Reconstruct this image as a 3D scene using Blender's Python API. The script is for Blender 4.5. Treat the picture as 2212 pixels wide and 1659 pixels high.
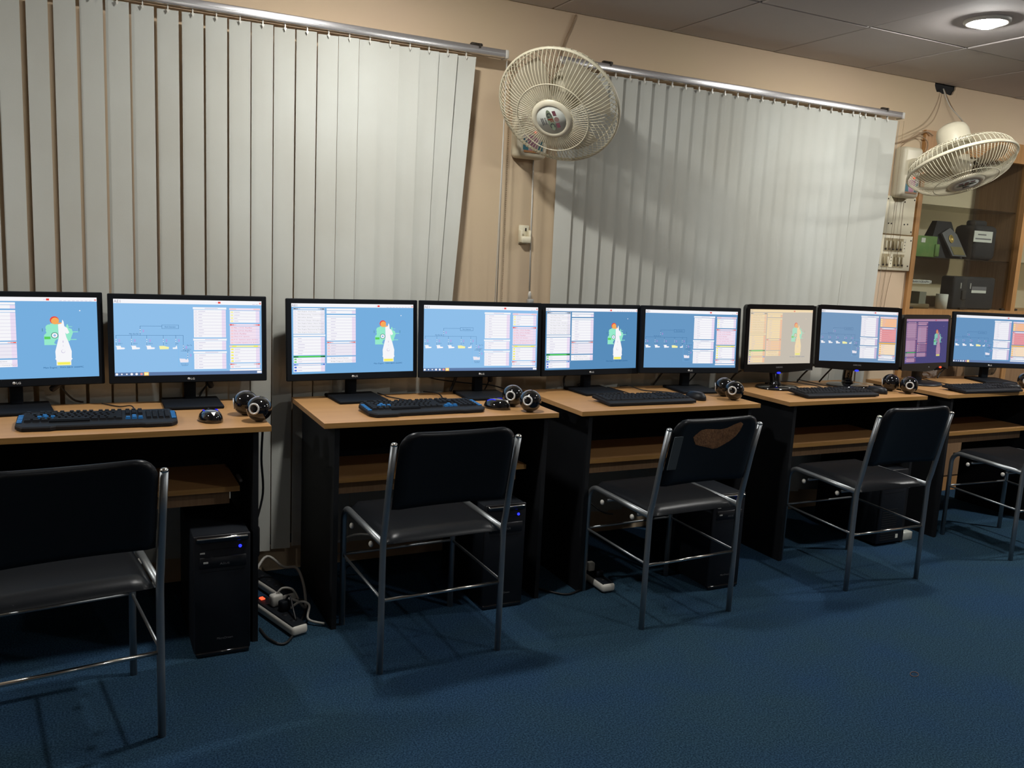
import bpy, bmesh, math, random
from mathutils import Vector, Matrix, Euler
random.seed(7)
for o in list(bpy.data.objects): bpy.data.objects.remove(o, do_unlink=True)
scn = bpy.context.scene
COL = scn.collection
rad = math.radians

# ------------------------------------------------------------------ camera
F_PX = 1864.45
YAW, PITCH, ROLL = rad(26.776), rad(-8.944), rad(2.89)
CAM = Vector((0, 0, 1.4031))
f0 = Vector((math.sin(YAW), math.cos(YAW), 0)); r0 = Vector((math.cos(YAW), -math.sin(YAW), 0)); zz = Vector((0, 0, 1))
fw = f0*math.cos(PITCH) + zz*math.sin(PITCH); u0 = -f0*math.sin(PITCH) + zz*math.cos(PITCH)
rt = r0*math.cos(ROLL) + u0*math.sin(ROLL); up = -r0*math.sin(ROLL) + u0*math.cos(ROLL)
cd = bpy.data.cameras.new('camera'); cam = bpy.data.objects.new('camera', cd); COL.objects.link(cam)
cd.sensor_width = 36; cd.lens = F_PX/2212*36; cd.clip_start = .02
cam.matrix_world = Matrix(((rt.x, up.x, -fw.x, CAM.x), (rt.y, up.y, -fw.y, CAM.y), (rt.z, up.z, -fw.z, CAM.z), (0, 0, 0, 1)))
scn.camera = cam

# ------------------------------------------------------------------ world, exposure
w = bpy.data.worlds.new('world'); scn.world = w; w.use_nodes = True
w.node_tree.nodes['Background'].inputs[0].default_value = (.02, .025, .035, 1)
w.node_tree.nodes['Background'].inputs[1].default_value = .2
vs = scn.view_settings
vs.view_transform = 'Standard'; vs.look = 'None'; vs.exposure = 0.0; vs.gamma = 1.0; vs.use_curve_mapping = False
LAMP_STRENGTH = 590.0
LAMP_COLOR = (1.0, .985, .945)

# ------------------------------------------------------------------ materials
MATS = {}
def nodes(name):
    m = bpy.data.materials.new(name); m.use_nodes = True
    nt = m.node_tree
    return m, nt, nt.nodes['Principled BSDF']
def mat(name, col, rough=.5, metal=0., spec=.5, noise=None, bump=None, coat=0., emit=None, alpha=None):
    """noise=(scale, amount, other colour)  bump=(scale, strength)"""
    if name in MATS: return MATS[name]
    m, nt, p = nodes(name)
    p.inputs['Base Color'].default_value = (*col, 1); p.inputs['Roughness'].default_value = rough
    p.inputs['Metallic'].default_value = metal; p.inputs['Specular IOR Level'].default_value = spec
    p.inputs['Coat Weight'].default_value = coat
    tc = nt.nodes.new('ShaderNodeTexCoord')
    if noise:
        n = nt.nodes.new('ShaderNodeTexNoise'); n.inputs['Scale'].default_value = noise[0]; n.inputs['Detail'].default_value = 4
        nt.links.new(tc.outputs['Object'], n.inputs['Vector'])
        mx = nt.nodes.new('ShaderNodeMix'); mx.data_type = 'RGBA'
        rmp = nt.nodes.new('ShaderNodeMapRange'); rmp.inputs[1].default_value = .35; rmp.inputs[2].default_value = .65
        rmp.inputs[3].default_value = 0; rmp.inputs[4].default_value = noise[1]
        nt.links.new(n.outputs['Fac'], rmp.inputs[0]); nt.links.new(rmp.outputs[0], mx.inputs[0])
        mx.inputs[6].default_value = (*col, 1); mx.inputs[7].default_value = (*noise[2], 1)
        nt.links.new(mx.outputs[2], p.inputs['Base Color'])
    if bump:
        n2 = nt.nodes.new('ShaderNodeTexNoise'); n2.inputs['Scale'].default_value = bump[0]; n2.inputs['Detail'].default_value = 3
        nt.links.new(tc.outputs['Object'], n2.inputs['Vector'])
        b = nt.nodes.new('ShaderNodeBump'); b.inputs['Strength'].default_value = bump[1]; b.inputs['Distance'].default_value = .004
        nt.links.new(n2.outputs['Fac'], b.inputs['Height']); nt.links.new(b.outputs[0], p.inputs['Normal'])
    if emit:
        p.inputs['Emission Color'].default_value = (*emit[:3], 1); p.inputs['Emission Strength'].default_value = emit[3]
    MATS[name] = m
    return m

def wood(name, c1, c2, scale=(2, 30, 30), rough=.42):
    m, nt, p = nodes(name)
    tc = nt.nodes.new('ShaderNodeTexCoord'); mp = nt.nodes.new('ShaderNodeMapping'); mp.inputs['Scale'].default_value = scale
    n = nt.nodes.new('ShaderNodeTexNoise'); n.inputs['Scale'].default_value = 3; n.inputs['Detail'].default_value = 6
    r = nt.nodes.new('ShaderNodeValToRGB'); r.color_ramp.elements[0].position = .35; r.color_ramp.elements[1].position = .7
    r.color_ramp.elements[0].color = (*c1, 1); r.color_ramp.elements[1].color = (*c2, 1)
    nt.links.new(tc.outputs['Object'], mp.inputs[0]); nt.links.new(mp.outputs[0], n.inputs['Vector'])
    nt.links.new(n.outputs['Fac'], r.inputs[0]); nt.links.new(r.outputs[0], p.inputs['Base Color'])
    p.inputs['Roughness'].default_value = rough; p.inputs['Specular IOR Level'].default_value = .35
    MATS[name] = m
    return m

def glass(name, tint, refl=.08, rough=.02):
    m = bpy.data.materials.new(name); m.use_nodes = True; nt = m.node_tree
    for n in list(nt.nodes): nt.nodes.remove(n)
    out = nt.nodes.new('ShaderNodeOutputMaterial'); t = nt.nodes.new('ShaderNodeBsdfTransparent'); g = nt.nodes.new('ShaderNodeBsdfGlossy')
    t.inputs[0].default_value = (*tint, 1); g.inputs['Roughness'].default_value = rough
    fr = nt.nodes.new('ShaderNodeLayerWeight'); pw = nt.nodes.new('ShaderNodeMath'); pw.operation = 'POWER'; pw.inputs[1].default_value = 5
    ma = nt.nodes.new('ShaderNodeMath'); ma.operation = 'MULTIPLY_ADD'; ma.inputs[1].default_value = .9; ma.inputs[2].default_value = refl*.5; mx = nt.nodes.new('ShaderNodeMixShader')
    nt.links.new(fr.outputs['Facing'], pw.inputs[0]); nt.links.new(pw.outputs[0], ma.inputs[0]); nt.links.new(ma.outputs[0], mx.inputs[0]); nt.links.new(t.outputs[0], mx.inputs[1]); nt.links.new(g.outputs[0], mx.inputs[2])
    nt.links.new(mx.outputs[0], out.inputs[0]); MATS[name] = m
    return m

def emis(name, col, s):
    m = bpy.data.materials.new(name); m.use_nodes = True; nt = m.node_tree
    for n in list(nt.nodes): nt.nodes.remove(n)
    out = nt.nodes.new('ShaderNodeOutputMaterial'); e = nt.nodes.new('ShaderNodeEmission')
    e.inputs[0].default_value = (*col, 1); e.inputs[1].default_value = s; nt.links.new(e.outputs[0], out.inputs[0]); MATS[name] = m
    return m

def s2l(r, g, b):
    f = lambda c: (c/255/12.92) if c/255 <= .04045 else ((c/255+.055)/1.055)**2.4
    return (f(r), f(g), f(b))

WALL = mat('wall_paint', (.655, .515, .34), .85, noise=(1.1, .5, (.655, .485, .36)), bump=(60, .08))
WALL2 = mat('wall_paint_other', (.45, .36, .28), .9)
CEIL = mat('ceiling_tile', (.58, .54, .515), .9, noise=(2.2, .6, (.54, .495, .48)), bump=(140, .12))
CEILBACK = mat('ceiling_void', (.02, .02, .02), .9)
def carpet():
    m, nt, p = nodes('carpet')
    tc = nt.nodes.new('ShaderNodeTexCoord')
    def noise(s, d):
        n = nt.nodes.new('ShaderNodeTexNoise'); n.inputs['Scale'].default_value = s; n.inputs['Detail'].default_value = d; n.inputs['Roughness'].default_value = .72
        nt.links.new(tc.outputs['Object'], n.inputs['Vector']); return n
    big, fine, fib = noise(1.3, 3), noise(190, 5), noise(620, 2)
    r = nt.nodes.new('ShaderNodeValToRGB'); e = r.color_ramp.elements
    e[0].position = .40; e[0].color = (.0220, .0510, .082, 1); e[1].position = .62; e[1].color = (.0195, .0480, .096, 1)
    nt.links.new(big.outputs['Fac'], r.inputs[0])
    r2 = nt.nodes.new('ShaderNodeValToRGB'); e = r2.color_ramp.elements
    e[0].position = .40; e[0].color = (.42, .48, .54, 1); e[1].position = .63; e[1].color = (1.9, 1.75, 1.6, 1)
    nt.links.new(fine.outputs['Fac'], r2.inputs[0])
    mx = nt.nodes.new('ShaderNodeMix'); mx.data_type = 'RGBA'; mx.blend_type = 'MULTIPLY'; mx.inputs[0].default_value = 1
    nt.links.new(r.outputs[0], mx.inputs[6]); nt.links.new(r2.outputs[0], mx.inputs[7]); nt.links.new(mx.outputs[2], p.inputs['Base Color'])
    b = nt.nodes.new('ShaderNodeBump'); b.inputs['Strength'].default_value = .5; b.inputs['Distance'].default_value = .003
    nt.links.new(fib.outputs['Fac'], b.inputs['Height']); nt.links.new(b.outputs[0], p.inputs['Normal'])
    p.inputs['Roughness'].default_value = 1; p.inputs['Specular IOR Level'].default_value = .02
    return m
CARPET = carpet()
def slat_mat():
    m, nt, p = nodes('slat_fabric')
    tc = nt.nodes.new('ShaderNodeTexCoord'); mp = nt.nodes.new('ShaderNodeMapping'); mp.inputs['Scale'].default_value = (1.2, 1.2, .9)
    n = nt.nodes.new('ShaderNodeTexNoise'); n.inputs['Scale'].default_value = 2.2; n.inputs['Detail'].default_value = 5
    r = nt.nodes.new('ShaderNodeValToRGB'); e = r.color_ramp.elements
    e[0].position = .3; e[0].color = (.565, .565, .505, 1); e[1].position = .7; e[1].color = (.635, .65, .60, 1)
    nt.links.new(tc.outputs['Object'], mp.inputs[0]); nt.links.new(mp.outputs[0], n.inputs['Vector']); nt.links.new(n.outputs['Fac'], r.inputs[0])
    nt.links.new(r.outputs[0], p.inputs['Base Color'])
    n2 = nt.nodes.new('ShaderNodeTexNoise'); n2.inputs['Scale'].default_value = 500; nt.links.new(tc.outputs['Object'], n2.inputs['Vector'])
    b = nt.nodes.new('ShaderNodeBump'); b.inputs['Strength'].default_value = .15; b.inputs['Distance'].default_value = .002
    nt.links.new(n2.outputs['Fac'], b.inputs['Height']); nt.links.new(b.outputs[0], p.inputs['Normal'])
    p.inputs['Roughness'].default_value = .8; p.inputs['Specular IOR Level'].default_value = .25
    return m
SLAT = slat_mat()
ALU = mat('brushed_aluminium', (.74, .73, .74), .24, .85, bump=(20, .02))
CLEARPL = mat('clear_plastic', (.75, .73, .66), .35)
OAK = wood('oak_laminate', (.485, .262, .105), (.525, .288, .118), (1.2, 18, 18))
OAKEDGE = wood('oak_edge', (.36, .19, .055), (.45, .245, .08), (1.2, 26, 26))
CABW = wood('cabinet_wood', (.40, .205, .075), (.50, .27, .105), (26, 26, 1.2))
CABIN = wood('cabinet_brown', (.25, .145, .075), (.31, .19, .10), (26, 26, 1.2), .6)
CABBACK = mat('cabinet_back', (.66, .58, .40), .8)
BLKLAM = mat('black_laminate', (.008, .009, .011), .6, spec=.25)
BLKPL = mat('black_plastic', (.008, .009, .012), .42, spec=.35)
BLKMAT = mat('matte_black_plastic', (.0075, .0095, .013), .6, spec=.14, bump=(400, .1))
GLOSS = mat('gloss_black', (.005, .005, .006), .06, spec=.6, coat=.5)
KEYC = mat('keycap_black', (.011, .012, .015), .6, spec=.22)
KEYB = mat('keycap_blue', (.012, .15, .42), .4)
VINYL = mat('black_vinyl', (.0095, .011, .0135), .34, spec=.22, bump=(120, .05))
STEEL = mat('grey_steel_tube', (.36, .385, .40), .42, .9)
CHROME = mat('chrome', (.72, .70, .66), .16, 1.)
WHT = mat('white_plastic', (.66, .64, .58), .45)
WHTGREY = mat('grey_plastic', (.45, .45, .43), .5)
CREAM = mat('cream_plastic', (.68, .63, .48), .42)
CREAMW = mat('cage_wire_paint', (.68, .63, .47), .35)
PLATE = mat('ivory_plate', (.80, .74, .55), .5)
SWITCH = mat('aged_switch', (.40, .33, .19), .5)
CABLE = mat('black_cable', (.009, .009, .01), .5)
GREYC = mat('grey_cable', (.42, .40, .36), .5)
TANC = mat('tan_cable', (.32, .22, .13), .6)
SILV = mat('silver_ring', (.78, .78, .76), .3, .3)
SCREW = mat('dark_screw', (.05, .04, .03), .5, .5)
FOAM = mat('torn_foam', (.24, .115, .05), .95, noise=(60, .9, (.13, .06, .025)), bump=(150, .8))
TAPE = mat('grey_tape', (.05, .062, .07), .6)
BLADE = mat('fan_blade', (.58, .53, .40), .3)
BLADE.node_tree.nodes['Principled BSDF'].inputs['Alpha'].default_value = .55
PAPER = mat('paper_label', (.62, .64, .58), .7)
INK = mat('ink', (.05, .05, .06), .8)
LOGO = mat('logo_white', (.72, .72, .72), .5)
LOGODIM = mat('logo_grey', (.16, .16, .17), .5)
LEDB = emis('blue_led', (.02, .03, 1.0), 2.2)
LEDBS = emis('blue_strip', (.03, .03, .95), 1.1)
LEDR = emis('red_led', (1.0, .08, .03), 2.0)
LEDRO = emis('red_orange_led', (1.0, .10, .04), 1.3)
GREENB = mat('green_box', (.10, .22, .055), .7, noise=(25, .8, (.16, .25, .07)))
NYLON = mat('black_nylon', (.016, .017, .019), .8, bump=(180, .3))
GLASSM = glass('clear_glass', (.96, .97, .95), .05)
GLASSD = glass('smoked_glass', (.76, .74, .68))
PLASTIC = glass('plastic_bag', (.55, .56, .55), rough=.25)

# ------------------------------------------------------------------ mesh helpers
class MB:
    def __init__(s): s.v = []; s.f = []; s.m = []; s.sm = []; s.mats = []
    def mi(s, m):
        if m not in s.mats: s.mats.append(m)
        return s.mats.index(m)
    def add(s, vs, fs, m, smooth=False, M=None):
        o = len(s.v); k = s.mi(m)
        s.v += [tuple(M @ Vector(p)) if M else tuple(p) for p in vs]
        for f in fs: s.f.append([o+i for i in f]); s.m.append(k); s.sm.append(smooth)
        return s
    def box(s, lo, hi, m, M=None):
        x0, y0, z0 = lo; x1, y1, z1 = hi
        vs = [(x0, y0, z0), (x1, y0, z0), (x1, y1, z0), (x0, y1, z0), (x0, y0, z1), (x1, y0, z1), (x1, y1, z1), (x0, y1, z1)]
        return s.add(vs, [(0, 3, 2, 1), (4, 5, 6, 7), (0, 1, 5, 4), (1, 2, 6, 5), (2, 3, 7, 6), (3, 0, 4, 7)], m, False, M)
    def rbox(s, lo, hi, m, r=.004, seg=2, M=None, smooth=True):
        bm = bmesh.new(); bmesh.ops.create_cube(bm, size=1)
        c = [(lo[i]+hi[i])/2 for i in range(3)]; d = [hi[i]-lo[i] for i in range(3)]
        for v in bm.verts: v.co = Vector((c[i]+v.co[i]*d[i] for i in range(3)))
        r = min(r, min(d)*.49)
        bmesh.ops.bevel(bm, geom=bm.edges[:], offset=r, segments=seg, profile=.5, affect='EDGES')
        bm.verts.index_update()
        vs = [tuple(v.co) for v in bm.verts]; fs = [[v.index for v in f.verts] for f in bm.faces]; bm.free()
        return s.add(vs, fs, m, smooth, M)
    def tube(s, path, r, m, n=10, cap=True, smooth=True, M=None):
        P = [Vector(p) for p in path]; k = len(P)
        rr = r if isinstance(r, (list, tuple)) else [r]*k
        vs = []; fs = []; prev = None
        for i, p in enumerate(P):
            t = (P[min(i+1, k-1)]-P[max(i-1, 0)]).normalized()
            if prev is None:
                a = t.cross(Vector((0, 0, 1)));
                if a.length < .1: a = t.cross(Vector((1, 0, 0)))
            else: a = prev - t*prev.dot(t)
            a.normalize(); prev = a; b = t.cross(a)
            for j in range(n):
                an = 2*math.pi*j/n; vs.append(p + (a*math.cos(an)+b*math.sin(an))*rr[i])
        for i in range(k-1):
            for j in range(n):
                fs.append((i*n+j, i*n+(j+1) % n, (i+1)*n+(j+1) % n, (i+1)*n+j))
        if cap: fs.append(tuple(range(n))[::-1]); fs.append(tuple((k-1)*n+j for j in range(n)))
        return s.add(vs, fs, m, smooth, M)
    def lathe(s, prof, m, n=24, M=None, smooth=True, capb=True, capt=True):
        vs = []; fs = []
        for r, z in prof:
            for j in range(n): vs.append((r*math.cos(2*math.pi*j/n), r*math.sin(2*math.pi*j/n), z))
        for i in range(len(prof)-1):
            for j in range(n): fs.append((i*n+j, i*n+(j+1) % n, (i+1)*n+(j+1) % n, (i+1)*n+j))
        if capb: fs.append(tuple(range(n))[::-1])
        if capt: fs.append(tuple((len(prof)-1)*n+j for j in range(n)))
        return s.add(vs, fs, m, smooth, M)
    def torus(s, R, r, m, n=32, k=8, M=None):
        vs = []; fs = []
        for i in range(n):
            a = 2*math.pi*i/n
            for j in range(k):
                b = 2*math.pi*j/k; vs.append(((R+r*math.cos(b))*math.cos(a), (R+r*math.cos(b))*math.sin(a), r*math.sin(b)))
        for i in range(n):
            for j in range(k): fs.append((i*k+j, ((i+1) % n)*k+j, ((i+1) % n)*k+(j+1) % k, i*k+(j+1) % k))
        return s.add(vs, fs, m, True, M)
    def sphere(s, c, r, m, n=24, k=14, M=None, sc=(1, 1, 1)):
        vs = [(c[0], c[1], c[2]+r*sc[2])]; fs = []
        for i in range(1, k):
            t = math.pi*i/k
            for j in range(n):
                a = 2*math.pi*j/n; vs.append((c[0]+r*sc[0]*math.sin(t)*math.cos(a), c[1]+r*sc[1]*math.sin(t)*math.sin(a), c[2]+r*sc[2]*math.cos(t)))
        vs.append((c[0], c[1], c[2]-r*sc[2])); L = len(vs)-1
        for j in range(n): fs.append((0, 1+j, 1+(j+1) % n)); fs.append((L, 1+(k-2)*n+(j+1) % n, 1+(k-2)*n+j))
        for i in range(k-2):
            for j in range(n): fs.append((1+i*n+j, 1+(i+1)*n+j, 1+(i+1)*n+(j+1) % n, 1+i*n+(j+1) % n))
        return s.add(vs, fs, m, True, M)
    def prism(s, poly, y0, y1, m, M=None, smooth=False):
        """poly in x,z extruded along y (y0 < y1); poly counter-clockwise seen from -y"""
        n = len(poly); vs = [(x, y0, z) for x, z in poly]+[(x, y1, z) for x, z in poly]
        fs = [tuple(range(n)), tuple(range(2*n-1, n-1, -1))]
        for i in range(n): fs.append((i, i+n, (i+1) % n+n, (i+1) % n))
        return s.add(vs, fs, m, smooth, M)
    def mesh(s, name):
        me = bpy.data.meshes.new(name); me.from_pydata(s.v, [], s.f)
        for m in s.mats: me.materials.append(m)
        me.polygons.foreach_set('material_index', s.m); me.polygons.foreach_set('use_smooth', s.sm); me.update()
        return me
    def build(s, name, parent=None, M=None):
        return link(name, s.mesh(name), parent, M)

def link(name, me, parent=None, M=None):
    o = bpy.data.objects.new(name, me); COL.objects.link(o)
    if parent: o.parent = parent
    if M is not None: o.matrix_local = M
    return o
def thing(name, label, cat, loc=(0, 0, 0), rz=0, group=None):
    o = bpy.data.objects.new(name, None); COL.objects.link(o); o.location = loc; o.rotation_euler = (0, 0, rz)
    o.empty_display_size = .05
    return tag(o, label, cat, group)
def tag(o, label, cat, group=None):
    o['label'] = label; o['category'] = cat
    if group: o['group'] = group
    return o
def struct(o): o['kind'] = 'structure'; return o
def stuff(o): o['kind'] = 'stuff'; return o
def T(x, y, z): return Matrix.Translation((x, y, z))
def RX(a): return Matrix.Rotation(a, 4, 'X')
def RY(a): return Matrix.Rotation(a, 4, 'Y')
def RZ(a): return Matrix.Rotation(a, 4, 'Z')
def smooth_path(pts, sub=6):
    P = [Vector(p) for p in pts]; out = []
    for i in range(len(P)-1):
        a, b, c, d = P[max(i-1, 0)], P[i], P[i+1], P[min(i+2, len(P)-1)]
        for k in range(sub):
            t = k/sub
            out.append(.5*((2*b)+(c-a)*t+(2*a-5*b+4*c-d)*t*t+(3*b-a-3*c+d)*t**3))
    out.append(P[-1]); return out
_txt = {}
def text_geo(body, bold=False):
    key = (body, bold)
    if key in _txt: return _txt[key]
    cu = bpy.data.curves.new('text_tmp', 'FONT'); cu.body = body; cu.align_x = 'LEFT'; cu.resolution_u = 2
    if bold: cu.offset = .015
    ob = bpy.data.objects.new('text_tmp', cu); COL.objects.link(ob)
    bpy.context.view_layer.update()
    dg = bpy.context.evaluated_depsgraph_get(); me = ob.evaluated_get(dg).to_mesh()
    vs = [tuple(v.co) for v in me.vertices]; fs = [tuple(p.vertices) for p in me.polygons]
    ob.evaluated_get(dg).to_mesh_clear(); bpy.data.objects.remove(ob, do_unlink=True); bpy.data.curves.remove(cu)
    xs = [v[0] for v in vs]; ys = [v[1] for v in vs]
    _txt[key] = (vs, fs, min(xs), max(xs), min(ys), max(ys)); return _txt[key]
def text(mb, body, x0, x1, z0, z1, y, m, bold=False, M=None):
    """text filling the rectangle x0..x1, z0..z1 in the plane y (front side towards -y)"""
    vs, fs, a, b, c, d = text_geo(body, bold)
    V = [(x0+(v[0]-a)/(b-a)*(x1-x0), y, z0+(v[1]-c)/(d-c)*(z1-z0)) for v in vs]
    mb.add(V, fs, m, False, M)

# ------------------------------------------------------------------ the room
YW = 3.562; ZC = 2.454; XL, XR, YF = -3.2, 7.4, -3.0
CX0, CX1 = 4.362, 6.95                      # cabinet niche in the back wall
struct(MB().box((XL-.1, YF-.1, -.1), (XR+.1, YW+.6, 0), CARPET).build('floor'))
def wall_grid(name, xs, zs, holes, m):
    mb = MB()
    for i in range(len(xs)-1):
        for j in range(len(zs)-1):
            if (i, j) in holes: continue
            mb.box((xs[i], YW, zs[j]), (xs[i+1], YW+.12, zs[j+1]), m)
    return mb
xs = [XL, 4.40, 4.43, 4.545, 4.575, 4.62, XR]; xs = [XL, CX0, 4.395, 4.605, CX1, XR]; zs = [0, 2.19, 2.395, ZC+.1]
wb = wall_grid('wall_back', xs, zs, {(1, 0), (2, 0), (3, 0), (2, 2)}, WALL)
wb = struct(wb.build('wall_back'))
# ragged lip of the hole under the ceiling; a black board paints in its shaded depth
hp = [(4.412, 2.47), (4.410, 2.443), (4.420, 2.424), (4.432, 2.409), (4.455, 2.411), (4.48, 2.404), (4.51, 2.408), (4.545, 2.403), (4.568, 2.409), (4.574, 2.424), (4.588, 2.438), (4.590, 2.47)]
MB().prism([(4.39, 2.47), (4.39, 2.39), (4.61, 2.39), (4.61, 2.47)]+hp[::-1], YW+.0004, YW+.010, WALL).build('broken_plaster', wb)
MB().box((4.39, YW+.012, 2.39), (4.61, YW+.03, 2.52), CEILBACK).build('hole_shade_board', wb)
struct(MB().box((CX0-.1, YW+.46, -.02), (CX1+.1, YW+.5, ZC), WALL2).build('wall_niche'))
struct(MB().box((XL-.1, YF-.1, -.02), (XL, YW+.5, ZC+.1), WALL2).build('wall_left'))
struct(MB().box((XR, YF-.1, -.02), (XR+.1, YW+.5, ZC+.1), WALL2).build('wall_right'))
struct(MB().box((XL, YF-.1, -.02), (XR, YF, ZC+.1), WALL2).build('wall_front'))
ceil = struct(MB().box((XL-.1, YF-.1, ZC+.03), (XR+.1, YW+.5, ZC+.08), CEILBACK).build('ceiling'))
TP, TQ, TX0 = .6428, .6155, 1.9026
LAMPS = [(.938, 2.64), (3.48, 2.59), (5.44, 2.02), (2.87, .79), (.938, -1.05), (-1.63, 2.64)]
tl = MB(); tl.rbox((.004, -TQ+.004, 0), (TP-.004, -.004, .018), CEIL, .003, 1, smooth=False); tile_me = tl.mesh('ceiling_tile')
i0 = int(math.floor((XL-TX0)/TP)); i1 = int(math.ceil((XR-TX0)/TP)); j1 = int(math.ceil((YW-YF)/TQ))
for i in range(i0, i1):
    for j in range(j1):
        t = link('ceiling_tile', tile_me, ceil, T(TX0+i*TP, YW-j*TQ, ZC+random.uniform(0, .004)) @ RX(random.uniform(-.004, .004)) @ RY(random.uniform(-.003, .003)))

# ------------------------------------------------------------------ ceiling downlights
rim = MB(); rim.lathe([(.062, .0), (.066, -.008), (.084, -.010), (.092, -.004), (.092, .006)], WHT, 32, capb=False, capt=False); rim_me = rim.mesh('rim')
BULB_PROF = [(.062, .004), (.059, -.007), (.049, -.018), (.028, -.026), (.002, -.029)]
LAMP_GAIN = [1.0, .85, 2.1, .75, .35, 1.2]          # strength per lamp, set to balance brightness across the room

LN = ['round ceiling downlight above the desk with the blue-key keyboards', 'glowing round ceiling downlight in the upper right corner', 'round ceiling downlight further right beyond the frame',
      'round ceiling downlight over the middle of the room', 'round ceiling downlight behind the photographer', 'round ceiling downlight far left of the room']
for (x, y), lb, gain in zip(LAMPS, LN, LAMP_GAIN):
    t = thing('ceiling_downlight', lb, 'ceiling light', (x, y, ZC), 0, 'round ceiling downlights')
    link('rim', rim_me, t); blb = MB(); blb.lathe(BULB_PROF, emis('lamp_glow', LAMP_COLOR, LAMP_STRENGTH*gain), 20, capb=False); blb.build('bulb', t)

# ------------------------------------------------------------------ vertical blinds
YS = 3.475
def slat(parent, xl_t, xr_t, xl_b, xr_b, zt, zb, dy, bow=.0):
    """one hanging slat: left edge towards the wall, right edge towards the room"""
    mb = MB(); nz, nx = 6, 4; vs = []; fs = []
    for k in range(nz+1):
        s = k/nz; z = zt+(zb-zt)*s
        for i in range(nx+1):
            q = i/nx; x = (xl_t+(xl_b-xl_t)*s)*(1-q)+(xr_t+(xr_b-xr_t)*s)*q
            y = YS+dy*(1-2*q)-bow*4*q*(1-q)
            vs.append((x, y, z))
    n = len(vs); vs += [(x+.0003, y+.0012, z) for x, y, z in vs]; W = nx+1
    for k in range(nz):
        for i in range(nx):
            a = k*W+i; fs.append((a, a+W, a+W+1, a+1)); fs.append((n+a, n+a+1, n+a+W+1, n+a+W))
    mb.add(vs, fs, SLAT, True)
    return mb.build('slat', parent)
hk = MB(); hk.box((-.002, -.004, .0), (.002, .004, .026), CLEARPL); hk.prism([(-.0055, .002), (0, -.011), (.0055, .002)], -.0065, -.0035, CLEARPL); hook_me = hk.mesh('slat_hanger')
def blind(name, label, x0, x1, zr, edges, zb, tilt_dy, last=None):
    b = thing(name, label, 'blinds', (0, 0, 0))
    r = MB(); r.rbox((x0, YS-.022, zr), (x1, YS+.022, zr+.031), ALU, .003, 2); r.box((x0+.002, YS-.0225, zr+.013), (x1-.01, YS-.0215, zr+.0145), WHTGREY)
    rail = r.build('head_rail', b)
    MB().rbox((x1-.012, YS-.024, zr-.003), (x1+.004, YS+.024, zr+.032), WHT, .003, 1).build('end_cap', rail)
    for xb in (x0+.25, x1-.14):
        m = MB(); m.box((xb-.018, YS-.012, zr+.030), (xb+.018, YS+.08, zr+.036), SCREW); m.box((xb+.004, YS-.026, zr+.022), (xb+.012, YS-.02, zr+.04), SCREW)
        m.rbox((xb-.03, YS-.02, zr+.03), (xb+.024, YS+.0, zr+.042), SCREW, .004, 1); m.build('bracket', rail)
    for i, (a, c, d, e) in enumerate(edges):
        slat(b, a, c, d, e, zr-.012-random.uniform(0, .004), zb+random.uniform(-.006, .006), tilt_dy if a < 1.1 or a > 1.7 else .011)
        link('slat_hanger', hook_me, b, T((a+c)/2, YS-.004, zr-.018))
    return b
GAPS = [.0178, .0165, .0115, .0085, .0078, .0108, .0120, .0086, .0082, .0057, .0058, .0076, .0065, .0040, .0037, .0030, .0022, -.002, -.003, -.003, -.004]
E1 = []
for i in range(-11, 20):
    x = -.150+i*.0826
    ga = GAPS[i] if i >= 0 else .012; gb = GAPS[i+1] if i+1 >= 0 else .012
    l, r_ = x+ga/2, x+.0826-gb/2
    db = -[0, .006, .022, .045, .062][i-15]*(2.18-.13)/(2.18-1.22) if i >= 15 else 0
    E1.append((l, r_, l+db, r_+db))
b1 = blind('vertical_blind', 'pale grey vertical slat blind filling the left of the wall', -1.1, 1.646, 2.196, E1, .125, .0045)
# weights at the slat bottoms and the beaded cord at the right end of the rail
m = MB(); m.tube([(1.662, 3.50, 2.19), (1.668, 3.505, 1.6), (1.676, 3.51, .85)], .0022, GREYC, 6); m.tube([(1.650, 3.47, 2.19), (1.651, 3.48, 1.6), (1.655, 3.49, .85)], .0018, WHT, 6)
m.build('cord', b1)
m = MB()
for k in range(150): m.sphere((1.664+.012*k/150+.014, 3.485, 2.18-k*.0088), .0026, TANC, 6, 4)
stuff(m.build('bead_chain', b1))
E2 = []
for i in range(27):
    x = 1.925+i*.0788
    l, r_ = x-.002, x+.0788-.001
    E2.append((l, r_, l, r_))
E2[0] = (1.925, 2.004, 1.942, 2.012); E2[1] = (2.002, 2.074, 2.008, 2.072); E2[2] = (2.083, 2.158, 2.088, 2.16)
E2[-4] = (E2[-4][0], 3.755, E2[-4][0]-.02, 3.70); E2[-3] = (3.748, 3.830, 3.695, 3.728); E2[-2] = (3.822, 3.905, 3.752, 3.918); E2[-1] = (3.878, 4.030, 3.985, 3.972)
b2 = blind('vertical_blind', 'pale grey vertical slat blind behind the wall fan and right-hand monitors', 1.90, 4.064, 2.210, E2, .14, .0115)
m = MB(); m.tube([(4.072, 3.49, 2.2), (4.080, 3.50, 1.6), (4.062, 3.5, .9)], .0009, GREYC, 6); m.tube([(4.085, 3.47, 2.2), (4.10, 3.48, 1.6), (4.085, 3.49, .9)], .0009, TANC, 6); m.build('cord', b2)

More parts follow.
